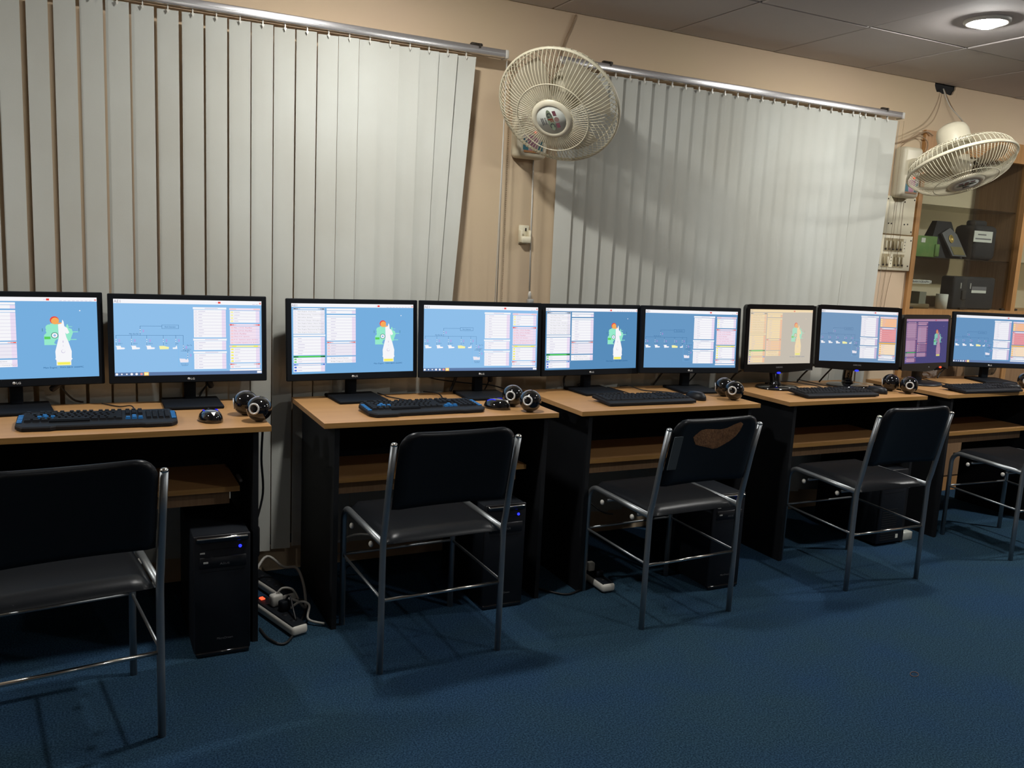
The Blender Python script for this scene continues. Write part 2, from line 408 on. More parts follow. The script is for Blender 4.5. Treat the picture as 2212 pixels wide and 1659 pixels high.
# ------------------------------------------------------------------ desks
ZD = .77; YD = 2.9035; DD = .528; TH = .0185
DESKS = [(-.375, .9412), (.746, .934), (1.787, .931), (2.892, .926), (3.976, .93)]
DL = ['oak-topped black computer desk at the left edge of the frame', 'oak-topped black computer desk, second from the left, blue-key keyboard on it',
      'oak-topped black computer desk in the middle, in front of the torn chair', 'oak-topped black computer desk carrying the two glossy rounded monitors', 'oak-topped black computer desk at the far right by the cabinet']
for (x, W_), lb in zip(DESKS, DL):
    t = thing('computer_desk', lb, 'desk', (x, YD, 0), 0, 'computer desks along the wall')
    d = MB(); d.box((0, .001, ZD-TH), (W_, DD, ZD), OAK); d.box((0, 0, ZD-TH), (W_, .0012, ZD-.0004), OAKEDGE); d.build('desktop', t)
    for px in (.040, W_-.058):
        MB().box((px, .012, 0), (px+.018, DD-.02, ZD-TH), BLKLAM).build('side_panel', t)
    MB().box((.058, DD-.06, .43), (W_-.058, DD-.045, ZD-TH), BLKLAM).build('modesty_panel', t)
    s = MB(); s.box((.075, .085, .528), (W_-.09, .40, .546), OAK); s.box((.075, .0838, .528), (W_-.09, .0852, .546), OAKEDGE); sh = s.build('keyboard_shelf', t)
    MB().box((.075, .115, .478), (W_-.12, .131, .528), CABIN).build('shelf_rail', sh)

# ------------------------------------------------------------------ screens
SCM = {}
def scm(name, rgb):
    """screen pixel colour; the object colour is the panel's tint, its alpha how strongly it washes the picture"""
    if name in SCM: return SCM[name]
    m = bpy.data.materials.new('screen_'+name); m.use_nodes = True; nt = m.node_tree
    for n in list(nt.nodes): nt.nodes.remove(n)
    out = nt.nodes.new('ShaderNodeOutputMaterial'); e = nt.nodes.new('ShaderNodeEmission'); oi = nt.nodes.new('ShaderNodeObjectInfo')
    mx = nt.nodes.new('ShaderNodeMix'); mx.data_type = 'RGBA'; mx.inputs[6].default_value = (*s2l(*rgb), 1)
    nt.links.new(oi.outputs['Color'], mx.inputs[7]); nt.links.new(oi.outputs['Alpha'], mx.inputs[0]); nt.links.new(mx.outputs[2], e.inputs[0])
    e.inputs[1].default_value = 1.0; nt.links.new(e.outputs[0], out.inputs[0]); SCM[name] = m
    return m
ASP = 16/9
class Screen(MB):
    def rect(s, x0, y0, x1, y1, c, lay=1):
        s.add([(x0, -.0003*lay, -y1), (x1, -.0003*lay, -y1), (x1, -.0003*lay, -y0), (x0, -.0003*lay, -y0)], [(0, 1, 2, 3)], c)
    def disc(s, cx, cy, r, c, lay=1, n=18):
        s.add([(cx+r*math.cos(2*math.pi*k/n), -.0003*lay, -cy+ASP*r*math.sin(2*math.pi*k/n)) for k in range(n)], [tuple(range(n))], c)
    def poly(s, pts, c, lay=1):
        a = sum(pts[i][0]*pts[(i+1) % len(pts)][1]-pts[(i+1) % len(pts)][0]*pts[i][1] for i in range(len(pts)))
        if a > 0: pts = pts[::-1]
        s.add([(x, -.0003*lay, -y) for x, y in pts], [tuple(range(len(pts)))], c)
    def txt(s, t, x0, x1, y0, y1, c, lay=4): text(s, t, x0, x1, -y1, -y0, -.0003*lay, c)
    def header(s, x0, x1, y0, y1, ends, mid):
        s.rect(x0, y0, x1, y1, mid, 2); w = (x1-x0)
        for k in range(3):
            s.rect(x0+.01*w+k*.07*w, y0+.004, x0+.01*w+(k+1)*.07*w, y1-.004, ends[k], 3); s.rect(x1-.01*w-(k+1)*.07*w, y0+.004, x1-.01*w-k*.07*w, y1-.004, ends[k], 3)
    def rows(s, x0, x1, y0, y1, n, body, edge, sep, chip=None, words=None, wc=None):
        s.rect(x0, y0, x1, y1, body, 2); s.rect(x1-(x1-x0)*.13, y0, x1, y1, edge, 3); h = (y1-y0)/n
        for k in range(n):
            if k: s.rect(x0+(x1-x0)*.01, y0+k*h-.0015, x1, y0+k*h+.0015, sep, 4)
            if chip: s.rect(x0+.006, y0+(k+.28)*h, x0+.024, y0+(k+.75)*h, chip, 4)
            if words and k < len(words) and words[k]:
                wd = words[k]; tx = x0+(x1-x0)*.14; s.txt(wd, tx, min(tx+len(wd)*.0068, x1-.006), y0+(k+.30)*h, y0+(k+.70)*h, wc, 5)
            else:
                rn = random.Random(k*7+int(x0*100)); tx = x0+(x1-x0)*.14; tw = (x1-x0)*rn.uniform(.10, .22)
                s.rect(tx, y0+(k+.42)*h, tx+tw, y0+(k+.58)*h, wc or sep, 5)
WHITE = scm('white', (246, 246, 250)); OFF = scm('offwhite', (236, 233, 243)); LIL = scm('lilac', (236, 222, 243)); SEP = scm('separator', (198, 192, 220))
BLUE = scm('blue', (118, 174, 222)); BLUE2 = scm('blue_pale', (143, 191, 234)); NAVY = scm('navy', (28, 88, 140)); DARK = scm('dark', (22, 30, 42)); GREYT = scm('greytext', (150, 150, 165))
GRN = scm('mint', (150, 233, 203)); GRN2 = scm('green', (92, 208, 92)); GRN3 = scm('teal', (44, 120, 104)); ORG = scm('orange', (246, 172, 92)); RED = scm('red', (232, 72, 66)); RED2 = scm('red_pale', (240, 150, 150)); RED3 = scm('red_faint', (245, 205, 210))
YEL = scm('yellow', (246, 238, 92)); YEL2 = scm('yellow_pale', (246, 242, 170)); BLU3 = scm('royal', (40, 90, 210)); BLU4 = scm('sky', (120, 190, 240)); MAG = scm('magenta', (205, 130, 220)); TASK = scm('taskbar', (96, 122, 164)); PINK = scm('pink', (243, 226, 240)); REDT = scm('redtext', (205, 120, 150))
def engine_screen(bg, pal=None):
    WHITE, OFF, LIL = pal or (globals()['WHITE'], globals()['OFF'], globals()['LIL'])
    s = Screen(); s.rect(0, 0, 1, 1, bg, 0)
    s.rect(0, 0, 1, .05, WHITE, 2); s.txt('AE1', .003, .045, .012, .045, GREYT, 3); s.rect(.675, .022, .69, .035, LIL, 3); s.rect(.692, .016, .71, .04, RED, 3)
    for k in range(8): s.rect(.77+k*.026, .040, .786+k*.026, .045, SEP, 3)
    s.rect(.985, .022, .996, .04, RED2, 3)
    DKE = [DARK, scm('grey1', (120, 125, 140)), scm('grey2', (205, 206, 216))]; REE = [RED, RED2, RED3]; GRE = [DARK, scm('dgreen', (40, 95, 50)), GRN2]; BLE = [BLU3, BLU4, OFF]; WHE = [WHITE]*3
    L, R_ = .014, .26
    s.header(L, R_, .066, .086, DKE, WHITE)
    s.rows(L, R_, .094, .43, 8, WHITE, OFF, SEP, OFF, ['Main Engine  Overview', 'M/E Manoeuvring / Control Station', 'M/E Safety System', 'M/E Auto Charge / Emergency', 'Main Engine Safety / Alarm System', 'Main Engine Local Operating Station', 'Main Engine Manoeuvring Diagram', 'Main Engine Performance / Graph'], GREYT)
    s.header(L, R_+.004, .438, .465, WHE, WHITE); s.rows(L, R_, .474, .732, 6, WHITE, LIL, SEP)
    s.header(L, R_+.004, .742, .764, GRE, GRN2); s.rows(L, R_, .768, .846, 2, WHITE, LIL, SEP, GRN2)
    s.header(L, R_+.004, .856, .878, BLE, OFF); s.rows(L, R_, .882, .97, 2, WHITE, LIL, SEP, BLU3)
    L, R_ = .275, .51
    s.header(L, R_, .066, .094, WHE, WHITE); s.rows(L, R_, .099, .142, 1, WHITE, LIL, SEP)
    s.header(L, R_, .160, .185, WHE, WHITE); s.rows(L, R_, .190, .53, 8, WHITE, LIL, SEP)
    s.header(L, R_, .543, .565, REE, WHITE); s.rows(L, R_, .572, .745, 4, OFF, LIL, SEP, RED3)
    s.rows(L, R_, .762, .852, 2, WHITE, LIL, SEP, None, ['Bridge Control System', 'Bridge Telegraph / Control Panel'], GREYT)
    q = lambda X, Y: (.349+X*.000343, .032+Y*.000583)
    P = lambda pts: [q(*p) for p in pts]
    s.poly(P([(970, 650), (1060, 500), (1190, 520), (1190, 830), (1140, 850), (1110, 920), (1160, 960), (940, 960), (940, 750), (985, 700)]), GRN, 2)
    s.disc(*q(1035, 590), .0225, GRN, 3); s.poly(P([(945, 780), (1050, 780), (1050, 835), (945, 835)]), GRN2, 3)
    s.poly(P([(1310, 640), (1345, 520), (1365, 520), (1375, 600), (1430, 620), (1450, 700), (1390, 880), (1350, 880), (1320, 740)]), GRN, 2)
    for a, b_ in (((1430, 675), (1540, 692)), ((1380, 840), (1510, 856)), ((1345, 565), (1440, 575))): s.poly(P([a, (b_[0], a[1]), b_, (a[0], b_[1])]), GRN, 2)
    for X in (912, 1555): s.poly(P([(X, 605), (X+8, 605), (X+8, 670), (X, 670)]), GRN3, 2)
    s.disc(*q(1130, 432), .0272, RED, 4); s.disc(*q(1140, 448), .0238, ORG, 5); s.poly(P([(1150, 510), (1230, 480), (1280, 500), (1270, 525)]), ORG, 4)
    s.poly(P([(1190, 520), (1255, 500), (1268, 420), (1290, 460), (1300, 560), (1350, 600), (1385, 700), (1340, 730), (1312, 700), (1330, 800), (1365, 900), (1415, 1100), (1410, 1240), (1425, 1260), (1400, 1300), (1400, 1400), (1140, 1400), (1140, 1290), (1118, 1260), (1130, 1240), (1125, 1100), (1160, 950), (1195, 800)]), WHITE, 6)
    s.disc(*q(1125, 755), .0215, GRN3, 7); s.disc(*q(1125, 755), .0175, WHITE, 8); s.disc(*q(1125, 755), .008, BLUE2, 9)
    s.disc(*q(1265, 1098), .0125, SEP, 7); s.disc(*q(1268, 1094), .0105, WHITE, 8)
    s.poly(P([(1262, 870), (1275, 870), (1275, 915), (1262, 915)]), SEP, 7); s.poly(P([(1266, 960), (1271, 960), (1271, 1000), (1266, 1000)]), SEP, 7)
    s.poly(P([(1145, 1325), (1395, 1325), (1388, 1400), (1155, 1400)]), YEL2, 7); s.poly(P([(1165, 1338), (1376, 1338), (1376, 1378), (1165, 1378)]), YEL, 8)
    a = q(910, 1425); b_ = q(1620, 1470); s.txt('Main Engine - MAN B&W 6S60MC', a[0], b_[0], a[1], b_[1], NAVY, 4)
    s.disc(*q(1585, 228), .004, WHITE, 4)
    return s.mesh('screen')
def power_screen(bg, taskbar=True, warm=False):
    C1, C2, C3, CY, LIL = (scm('w_orange', (250, 190, 140)), scm('w_red', (235, 150, 150)), scm('w_cream', (252, 226, 190)), scm('w_amber', (252, 186, 60)), scm('w_lil', (206, 190, 222))) if warm else (WHITE, PINK, WHITE, YEL2, globals()['LIL'])
    s = Screen(); s.rect(0, 0, 1, 1, bg, 0)
    X = lambda v: (v-35)/2085; Y = lambda v: (v+30)/1265
    s.rect(0, 0, 1, .055, WHITE, 2); s.txt('AE1', .003, .045, .012, .048, GREYT, 3); s.rect(.675, .022, .69, .035, LIL, 3); s.rect(.692, .016, .71, .04, RED, 3); s.rect(.984, .02, .996, .042, RED2, 3)
    for k in range(2): s.rect(.935+k*.024, .044, .953+k*.024, .05, SEP, 3)
    if taskbar:
        s.rect(0, .955, 1, 1, TASK, 2); s.rect(.965, .962, .998, .99, WHITE, 3)
        for k, c in enumerate((WHITE, WHITE, WHITE, WHITE, WHITE, RED2)): s.disc(X(62+k*66), .978, .0085 if k not in (1, 2) else .0055, c, 3)
        s.rect(X(425), .953, X(492), 1, ORG, 3); s.rect(X(433), .960, X(484), .994, YEL2, 4)
    W3 = [WHITE]*3; L, R_ = .519, .75
    s.header(L, R_, .093, .12, W3, WHITE); s.rows(L+.005, R_-.004, .126, .498, 9, WHITE, LIL, SEP, OFF); s.header(L, R_, .514, .541, W3, WHITE); s.rows(L+.005, R_-.004, .545, .668, 3, WHITE, LIL, SEP, OFF)
    s.header(L, R_, .686, .71, W3, WHITE); s.rows(L+.005, R_-.004, .715, .925, 5, WHITE, LIL, SEP, OFF)
    for y0, y1 in ((.103, .11), (.524, .531), (.695, .702)): s.rect(.60, y0, .69, y1, SEP, 5)
    L, R_ = .77, .99; REE = [RED, RED2, RED3]
    s.header(L, R_, .099, .126, [RED3]*3, PINK); s.rows(L+.004, R_-.004, .134, .296, 4, C1, LIL if not warm else C1, SEP, YEL2)
    s.header(L, R_, .314, .338, REE, PINK)
    s.rows(L+.004, R_-.004, .344, .591, 6, C2, LIL if not warm else C2, SEP, RED3, ['No. 1 F.O. Purifier', 'No. 2 F.O. Purifier', 'D.O. Purifier', 'Main F.O. System', 'F.O. System (aux. boiler)', 'Transfer System F.O. & D.O.'], REDT)
    s.header(L, R_, .607, .632, [CY]*3 if warm else [RED3, YEL, YEL], CY); s.rows(L+.004, R_-.004, .64, .842, 5, C3, LIL if not warm else C3, SEP, CY if warm else YEL)
    s.header(L, R_, .855, .876, REE, WHITE); s.rows(L+.004, R_-.004, .88, .922, 1, WHITE, LIL, SEP, RED3); s.rect(L, .933, R_, .955, WHITE, 2)
    def line(x0, y0, x1, y1, c=NAVY, t=3.2): s.rect(X(min(x0, x1)-t), Y(min(y0, y1)-t), X(max(x0, x1)+t), Y(max(y0, y1)+t), c, 2)
    for a in ((385, 410, 683, 410), (385, 410, 385, 565), (60, 565, 975, 565), (683, 392, 912, 392), (683, 452, 912, 452), (683, 392, 683, 452), (912, 392, 912, 452), (975, 565, 975, 830), (940, 830, 1040, 830), (1035, 830, 1035, 940)): line(*a, t=1.8)
    for x in (62, 268, 472, 700, 872): line(x, 565, x, 640, t=1.8); line(x, 680, x, 730, t=1.8)
    for x, y in ((62, 630), (268, 630), (472, 630), (700, 630), (872, 630), (385, 470), (975, 745), (1035, 880)):
        s.disc(X(x), Y(y), .0028, WHITE, 3); s.disc(X(x), Y(y+40), .0028, WHITE, 3); s.txt('3', X(x+30), X(x+52), Y(y+2), Y(y+42), MAG, 3)
    s.txt('Shore Generator', X(720), X(875), Y(410), Y(434), NAVY); s.txt('Main Bus Bar', X(238), X(368), Y(530), Y(550), NAVY); s.txt('Emergency', X(985), X(1085), Y(790), Y(810), NAVY); s.txt('Bus Bar', X(995), X(1070), Y(814), Y(832), NAVY)
    s.txt('Bus Tie', X(1028), X(1098), Y(722), Y(740), NAVY); s.txt('Emergency', X(940), X(1048), Y(1040), Y(1058), NAVY); s.txt('Generator', X(948), X(1040), Y(1062), Y(1080), NAVY)
    for x, t_ in ((88, 'DG 1'), (292, 'DG 2'), (495, 'DG 3'), (725, 'TG'), (880, 'SG')): s.txt(t_, X(x), X(x+len(t_)*13), Y(692), Y(710), NAVY)
    for x in (55, 258, 460): s.poly([(X(x-6), Y(736)), (X(x+65), Y(736)), (X(x+72), Y(764)), (X(x+112), Y(766)), (X(x+124), Y(776)), (X(x+112), Y(792)), (X(x+16), Y(798)), (X(x+10), Y(750))], WHITE, 3)
    s.poly([(X(640), Y(742)), (X(700), Y(740)), (X(740), Y(752)), (X(776), Y(760)), (X(770), Y(796)), (X(648), Y(798))], YEL2, 3)
    s.poly([(X(826), Y(770)), (X(868), Y(766)), (X(876), Y(738)), (X(884), Y(738)), (X(892), Y(792)), (X(828), Y(794))], WHITE, 3)
    s.poly([(X(918), Y(956)), (X(1000), Y(962)), (X(1012), Y(980)), (X(1036), Y(955)), (X(1048), Y(1000)), (X(1040), Y(1022)), (X(930), Y(1022))], OFF, 3)
    for a in ((905, 695, 1100, 695), (905, 1090, 1100, 1090), (905, 695, 905, 1090), (1100, 695, 1100, 1090)): line(*a, c=BLU4, t=1.5)
    return s.mesh('screen')
ENG, PWR, PWRD = engine_screen(BLUE), power_screen(BLUE2), power_screen(scm('blue_deep', (98, 148, 192)), True, True)
ENGD = engine_screen(scm('blue_deeper', (88, 140, 186)))

# ------------------------------------------------------------------ monitors
def tube_cable(name, pts, r, m, label=None, cat='cable', parent=None, sub=6):
    mb = MB(); mb.tube(smooth_path(pts, sub), r, m, 8); o = mb.build(name, parent)
    if label: tag(o, label, cat)
    return o
def monitor(label, x, y, yaw, W_, zb, zt, screen, tint=(1, 1, 1, 0), kind='lg', base_dy=0., tilt=.072):
    t = thing('monitor', label, 'monitor', (x, y, ZD), rad(yaw), 'computer monitors on the desks')
    H = zt-zb; B = zb-ZD
    P = T(0, 0, B) @ RX(-math.atan(tilt))           # panel leans back a little
    bx, bt_, bb = (.019, .019, .028) if kind == 'lg' else (.022, .024, .040)
    c = MB()
    if kind == 'lg':
        c.rbox((-W_/2, 0, 0), (W_/2, .018, H), BLKMAT, .004, 2); c.rbox((-W_/2+.03, .016, .02), (W_/2-.03, .048, H-.03), BLKMAT, .016, 3)
    else:
        # glossy case with rounded corners and a drooping chin
        n = 7; poly = []; r = .022
        for cx, cz, a0 in ((W_/2-r, r+.004, -90), (W_/2-r, H-r, 0), (-W_/2+r, H-r, 90), (-W_/2+r, r+.004, 180)):
            for k in range(n):
                a = rad(a0+90*k/(n-1)); poly.append((cx+r*math.cos(a), cz+r*math.sin(a)))
        poly += [(-W_/4, -.002), (0, -.008), (W_/4, -.002)]
        c.prism(poly, 0, .024, GLOSS); c.rbox((-W_/2+.03, .022, .03), (W_/2-.03, .06, H-.03), BLKPL, .018, 3)
    body = c.build('bezel', t, P)
    # raised rim so that the picture sits a hair deeper than the frame
    fr = MB(); d = .0026; m_ = BLKMAT if kind == 'lg' else GLOSS
    fr.box((-W_/2+.002, -d, .003), (W_/2-.002, 0, bb), m_); fr.box((-W_/2+.002, -d, H-bt_), (W_/2-.002, 0, H-.003), m_)
    fr.box((-W_/2+.002, -d, bb), (-W_/2+bx, 0, H-bt_), m_); fr.box((W_/2-bx, -d, bb), (W_/2-.002, 0, H-bt_), m_)
    if kind == 'lg':
        fr.lathe([(.0048, 0), (.0048, .0008)], LOGO, 14, M=T(-.008, -d-.0002, bb*.5) @ RX(math.pi/2)); text(fr, 'LG', -.001, .0125, bb*.5-.0038, bb*.5+.0038, -d-.0006, LOGO, True)
    elif kind == 'gloss':
        text(fr, 'SAMSUNG', -.022, .022, bb*.5-.001, bb*.5+.006, -d-.0005, LOGODIM, True)
    fr.build('frame', body)
    sc = link('screen', screen, t, P @ T(-W_/2+bx, -.0008, H-bt_) @ Matrix.Diagonal((W_-2*bx, .5, H-bt_-bb, 1)))
    sc.color = tint
    if kind == 'lg':
        MB().rbox((-.020, .028, .012), (.020, .062, B+.11), BLKMAT, .004, 2).build('neck', t)
        b = MB(); b.rbox((-.102, -.125+base_dy, 0), (.102, 0.075+base_dy, .013), BLKMAT, .005, 2); b.build('base', t)
    elif kind == 'gloss':
        led = MB(); led.sphere((0, -.002, -.006), .009, LEDB, 12, 8, sc=(1.3, .7, .55)); led.build('power_led', t, P)
        MB().tube(smooth_path([(0, .015+base_dy, .012), (.0, .022+base_dy, .05), (.0, .045+base_dy*.4, B+.05), (0, .05, B+.12)]), [.030]*3+[.026]*16, GLOSS, 14).build('neck', t)
        b = MB(); b.lathe([(.116, 0), (.118, .005), (.112, .010), (.03, .016)], GLOSS, 36, M=T(0, base_dy, 0) @ Matrix.Diagonal((1, .82, 1, 1))); b.build('base', t)
    else:
        led = MB(); led.sphere((W_/2-.075, -.004, bb*.35), .007, LEDRO, 12, 8, sc=(1.6, .6, .8)); led.build('power_led', t, P)
        lg = MB(); lg.lathe([(.0045, 0), (.0045, .0008)], LOGODIM, 14, M=T(.03, -d-.0002, bb*.4) @ RX(math.pi/2)); lg.build('logo', t, P)
        MB().rbox((-.032, .03, .01), (.032, .06, B+.1), BLKPL, .006, 2).build('neck', t)
        b = MB(); b.lathe([(.112, 0), (.113, .006), (.10, .013), (.03, .018)], BLKPL, 36, M=Matrix.Diagonal((1, .8, 1, 1))); b.build('base', t)
    return t
def k_(y0, y1): return y1/y0
def fit(x, y, W_, zb, zt, ynew):
    k = ynew/y; return x*k, ynew, W_*k, 1.4031+(zb-1.4031)*k, 1.4031+(zt-1.4031)*k
def mon(label, x, y, yaw, W_, zb, zt, yn, *a, **kw):
    X, Y_, W2, b_, t_ = fit(x, y, W_, zb, zt, yn)
    return monitor(label, X, Y_, yaw, W2, b_, t_, *a, **kw)
mon('black monitor cut by the left frame edge, showing the green and white engine drawing', -.203, 3.36, 6.5, .554, .848, 1.175, 3.36, ENG)
mon('black monitor showing the blue switchboard diagram, left-most desk', .359, 3.348, -.3, .55, .853, 1.175, 3.365, PWR)
mon('black monitor with the engine drawing on the second desk from the left', .987, 3.374, 3.3, .55, .845, 1.169, 3.365, ENG)
mon('black monitor with the switchboard diagram on the second desk from the left', 1.511, 3.287, -3.7, .55, .857, 1.175, 3.33, PWR)
mon('black monitor with the engine drawing on the middle desk', 2.145, 3.428, 1.8, .55, .831, 1.163, 3.35, ENGD)
mon('black monitor with the switchboard diagram on the middle desk, no taskbar', 2.651, 3.337, -7.1, .55, .843, 1.167, 3.30, power_screen(scm('blue_mid', (104, 152, 196)), False))
mon('glossy black monitor with a washed-out beige engine picture and blue power light', 3.166, 3.278, .1, .463, .851, 1.189, 3.26, engine_screen(scm('grey_wash', (190, 184, 174)), (scm('m7a', (252, 226, 176)), scm('m7b', (250, 205, 160)), scm('m7c', (248, 190, 150)))), tint=(*s2l(214, 200, 180), .30), kind='gloss', tilt=.057)
mon('glossy black monitor with the switchboard diagram and a blue power light', 3.590, 3.165, -19.6, .463, .871, 1.198, 3.18, power_screen(scm('blue_mid2', (108, 150, 190)), False, True), tint=(*s2l(180, 170, 180), .10), kind='gloss', tilt=.10, base_dy=.065)
mon('dim purple-tinted monitor with a red power light on the far right desk', 4.222, 3.251, 3.9, .42, .843, 1.153, 3.22, engine_screen(scm('purple_bg', (74, 76, 126)), (scm('m9a', (205, 160, 185)), scm('m9b', (165, 120, 150)), scm('m9c', (140, 92, 130)))), tint=(*s2l(80, 66, 116), .38), kind='old')
mon('black monitor cut by the right frame edge, showing the switchboard diagram', 4.773, 3.248, -19.2, .51, .849, 1.169, 3.25, PWRD, tint=(*s2l(150, 150, 190), .08))

# ------------------------------------------------------------------ keyboards
def keycap(w_=.0155, d_=.0150, h=.008):
    mb = MB(); a, b = w_/2, d_/2; k = .0022
    vs = [(-a, -b, 0), (a, -b, 0), (a, b, 0), (-a, b, 0), (-a+k, -b+k, h), (a-k, -b+k, h), (a-k, b-k*.6, h), (-a+k, b-k*.6, h)]
    return vs, [(4, 5, 6, 7), (0, 1, 5, 4), (1, 2, 6, 5), (2, 3, 7, 6), (3, 0, 4, 7)]
def key_layout():
    """(x, row, width in units) with x from the left of the key field, 1 unit = 19 mm"""
    out = []
    for i, x in enumerate([0, 2, 3, 4, 5, 6.5, 7.5, 8.5, 9.5, 11, 12, 13, 14]): out.append((x, 0, 1))
    for r, start, ws in ((1, 0, [1]*13+[2]), (2, 0, [1.5]+[1]*12+[1.5]), (3, 0, [1.75]+[1]*11+[2.25]), (4, 0, [2.25]+[1]*10+[2.75]), (5, 0, [1.25, 1.25, 1.25, 6.25, 1.25, 1.25, 1.25, 1.25])):
        x = start
        for w_ in ws: out.append((x, r, w_)); x += w_
    for r in (0, 1, 2):
        for i in range(3): out.append((15.3+i, r, 1))
    out.append((16.3, 4, 1))
    for i in range(3): out.append((15.3+i, 5, 1))
    for r in (1, 2, 3, 4, 5):
        for i in range(4): out.append((18.6+i, r, 1))
    return out
KL = key_layout(); KM = {}
def key_mesh(w_, m):
    k = (w_, m.name)
    if k not in KM:
        vs, fs = keycap(.019*w_-.0035); mb = MB(); mb.add(vs, fs, m); KM[k] = mb.mesh('key')
    return KM[k]
BLUEKEYS = {(2.5, 2), (1.75, 3), (2.75, 3), (3.75, 3), (16.3, 4), (15.3, 5), (16.3, 5), (17.3, 5)}
def keyboard(label, x, y, yaw, gaming):
    t = thing('keyboard', label, 'keyboard', (x, y, ZD), rad(yaw), 'keyboards on the desks')
    W_, D_ = (.474, .195) if gaming else (.442, .148)
    tilt = RX(rad(3.5)); M0 = T(0, 0, .0075) @ tilt
    b = MB(); hW = W_/2
    if gaming:
        o = [(-hW+.022, -.095), (-hW+.10, -.097), (-hW+.115, -.089), (hW-.115, -.089), (hW-.10, -.095), (hW-.022, -.092), (hW-.002, -.066), (hW, .05), (hW-.018, .088), (-hW+.018, .088), (-hW, .05), (-hW+.002, -.066)]
    else: o = [(-hW, -.074), (hW, -.074), (hW, .074), (-hW, .074)]
    n = len(o); h = .014
    ins = [(px*.985, py*.955) for px, py in o]
    b.add([(px, py, .001) for px, py in o]+[(px, py, h-.004) for px, py in o]+[(px, py, h) for px, py in ins], [tuple(range(n))[::-1], tuple(range(2*n, 3*n))]+[(i+k*n, (i+1) % n+k*n, (i+1) % n+(k+1)*n, i+(k+1)*n) for k in (0, 1) for i in range(n)], KEYC)
    for sx in (-1, 1): b.box((sx*hW*.8-.012, D_*.34, -.0098), (sx*hW*.8+.012, D_*.40, .003), KEYC)
    body = b.build('body', t, M0)
    u = .019; ox = -22.6*u/2; oy = .066 if gaming else .058
    allk = MB()
    for kx, r, w_ in KL:
        cx = ox+(kx+w_/2)*u; cy = oy-(r*u*(.98 if gaming else .9))-(.004 if r else 0)
        blue = gaming and (kx, r) in BLUEKEYS
        if gaming: link('key', key_mesh(w_, KEYB if blue else KEYC), body, T(cx, cy, h-.0005))
        else:
            vs, fs = keycap(.019*w_-.003, .0145, .006); allk.add(vs, fs, KEYC, False, T(cx, cy, h-.0005))
    if gaming:
        for sx in (-1, 1):
            for k in range(5): MB().box((sx*(hW-.012)-.007, -.046+k*.019, h-.001), (sx*(hW-.012)+.007, -.032+k*.019, h+.003), KEYB).build('side_key', body)
        pr_ = MB(); pr_.box((ox+3.8*u, -.0485, h), (ox+9.9*u, -.0455, h+.006), KEYC); pr_.build('spacebar_lip', body)
    else:
        stuff(allk.build('keys', body))
    return t
keyboard('black gaming keyboard with blue keys on the left-most desk', .045, 3.065, -1.6, True)
keyboard('black gaming keyboard with blue keys on the second desk from the left', 1.163, 3.058, 2.0, True)
keyboard('plain black keyboard on the middle desk', 2.185, 3.045, -1.2, False)
keyboard('plain black keyboard below the two glossy monitors', 3.285, 3.020, -3.4, False)
keyboard('plain black keyboard on the far right desk', 4.335, 2.972, -2.4, False)
tube_cable('keyboard_cable', [(.16, 3.17, ZD+.012), (.15, 3.25, ZD+.02), (.115, 3.33, ZD+.004), (.06, 3.40, ZD+.004)], .0022, CABLE, 'thin black keyboard cable on the left-most desk', 'cable')
tube_cable('keyboard_cable', [(1.20, 3.16, ZD+.012), (1.17, 3.25, ZD+.006), (1.12, 3.34, ZD+.006), (1.115, 3.38, ZD+.006), (1.10, 3.42, ZD+.008)], .0026, CABLE, 'black keyboard cable curving behind the second keyboard', 'cable')
tube_cable('keyboard_cable', [(1.34, 3.16, ZD+.01), (1.33, 3.25, ZD+.004), (1.34, 3.34, ZD+.012), (1.30, 3.41, ZD+.01)], .003, CABLE, 'black cable beside the second switchboard monitor base', 'cable')
tube_cable('keyboard_cable', [(2.22, 3.12, ZD+.012), (2.228, 3.22, ZD+.006), (2.232, 3.31, ZD+.005), (2.22, 3.40, ZD+.006)], .0024, CABLE, 'black keyboard cable running back under the middle monitor', 'cable')
tube_cable('mouse_cable', [(2.46, 3.14, ZD+.008), (2.44, 3.22, ZD+.006), (2.36, 3.30, ZD+.004), (2.33, 3.38, ZD+.012), (2.29, 3.40, ZD+.008)], .0026, CABLE, 'black mouse cable bending across the middle desk', 'cable')
tube_cable('keyboard_cable', [(3.33, 3.10, ZD+.012), (3.33, 3.20, ZD+.02), (3.26, 3.33, ZD+.02), (3.16, 3.36, ZD+.01)], .0024, CABLE, 'black cable looping behind the keyboard below the glossy monitors', 'cable')
tube_cable('mouse_cable', [(3.575, 3.09, ZD+.01), (3.48, 3.13, ZD+.004), (3.44, 3.27, ZD+.012), (3.40, 3.38, ZD+.02)], .0024, CABLE, 'black mouse cable between the glossy monitor bases', 'cable')
tube_cable('keyboard_cable', [(4.33, 3.06, ZD+.012), (4.335, 3.16, ZD+.004), (4.325, 3.28, ZD+.006), (4.34, 3.38, ZD+.01)], .0024, CABLE, 'black keyboard cable on the far right desk', 'cable')

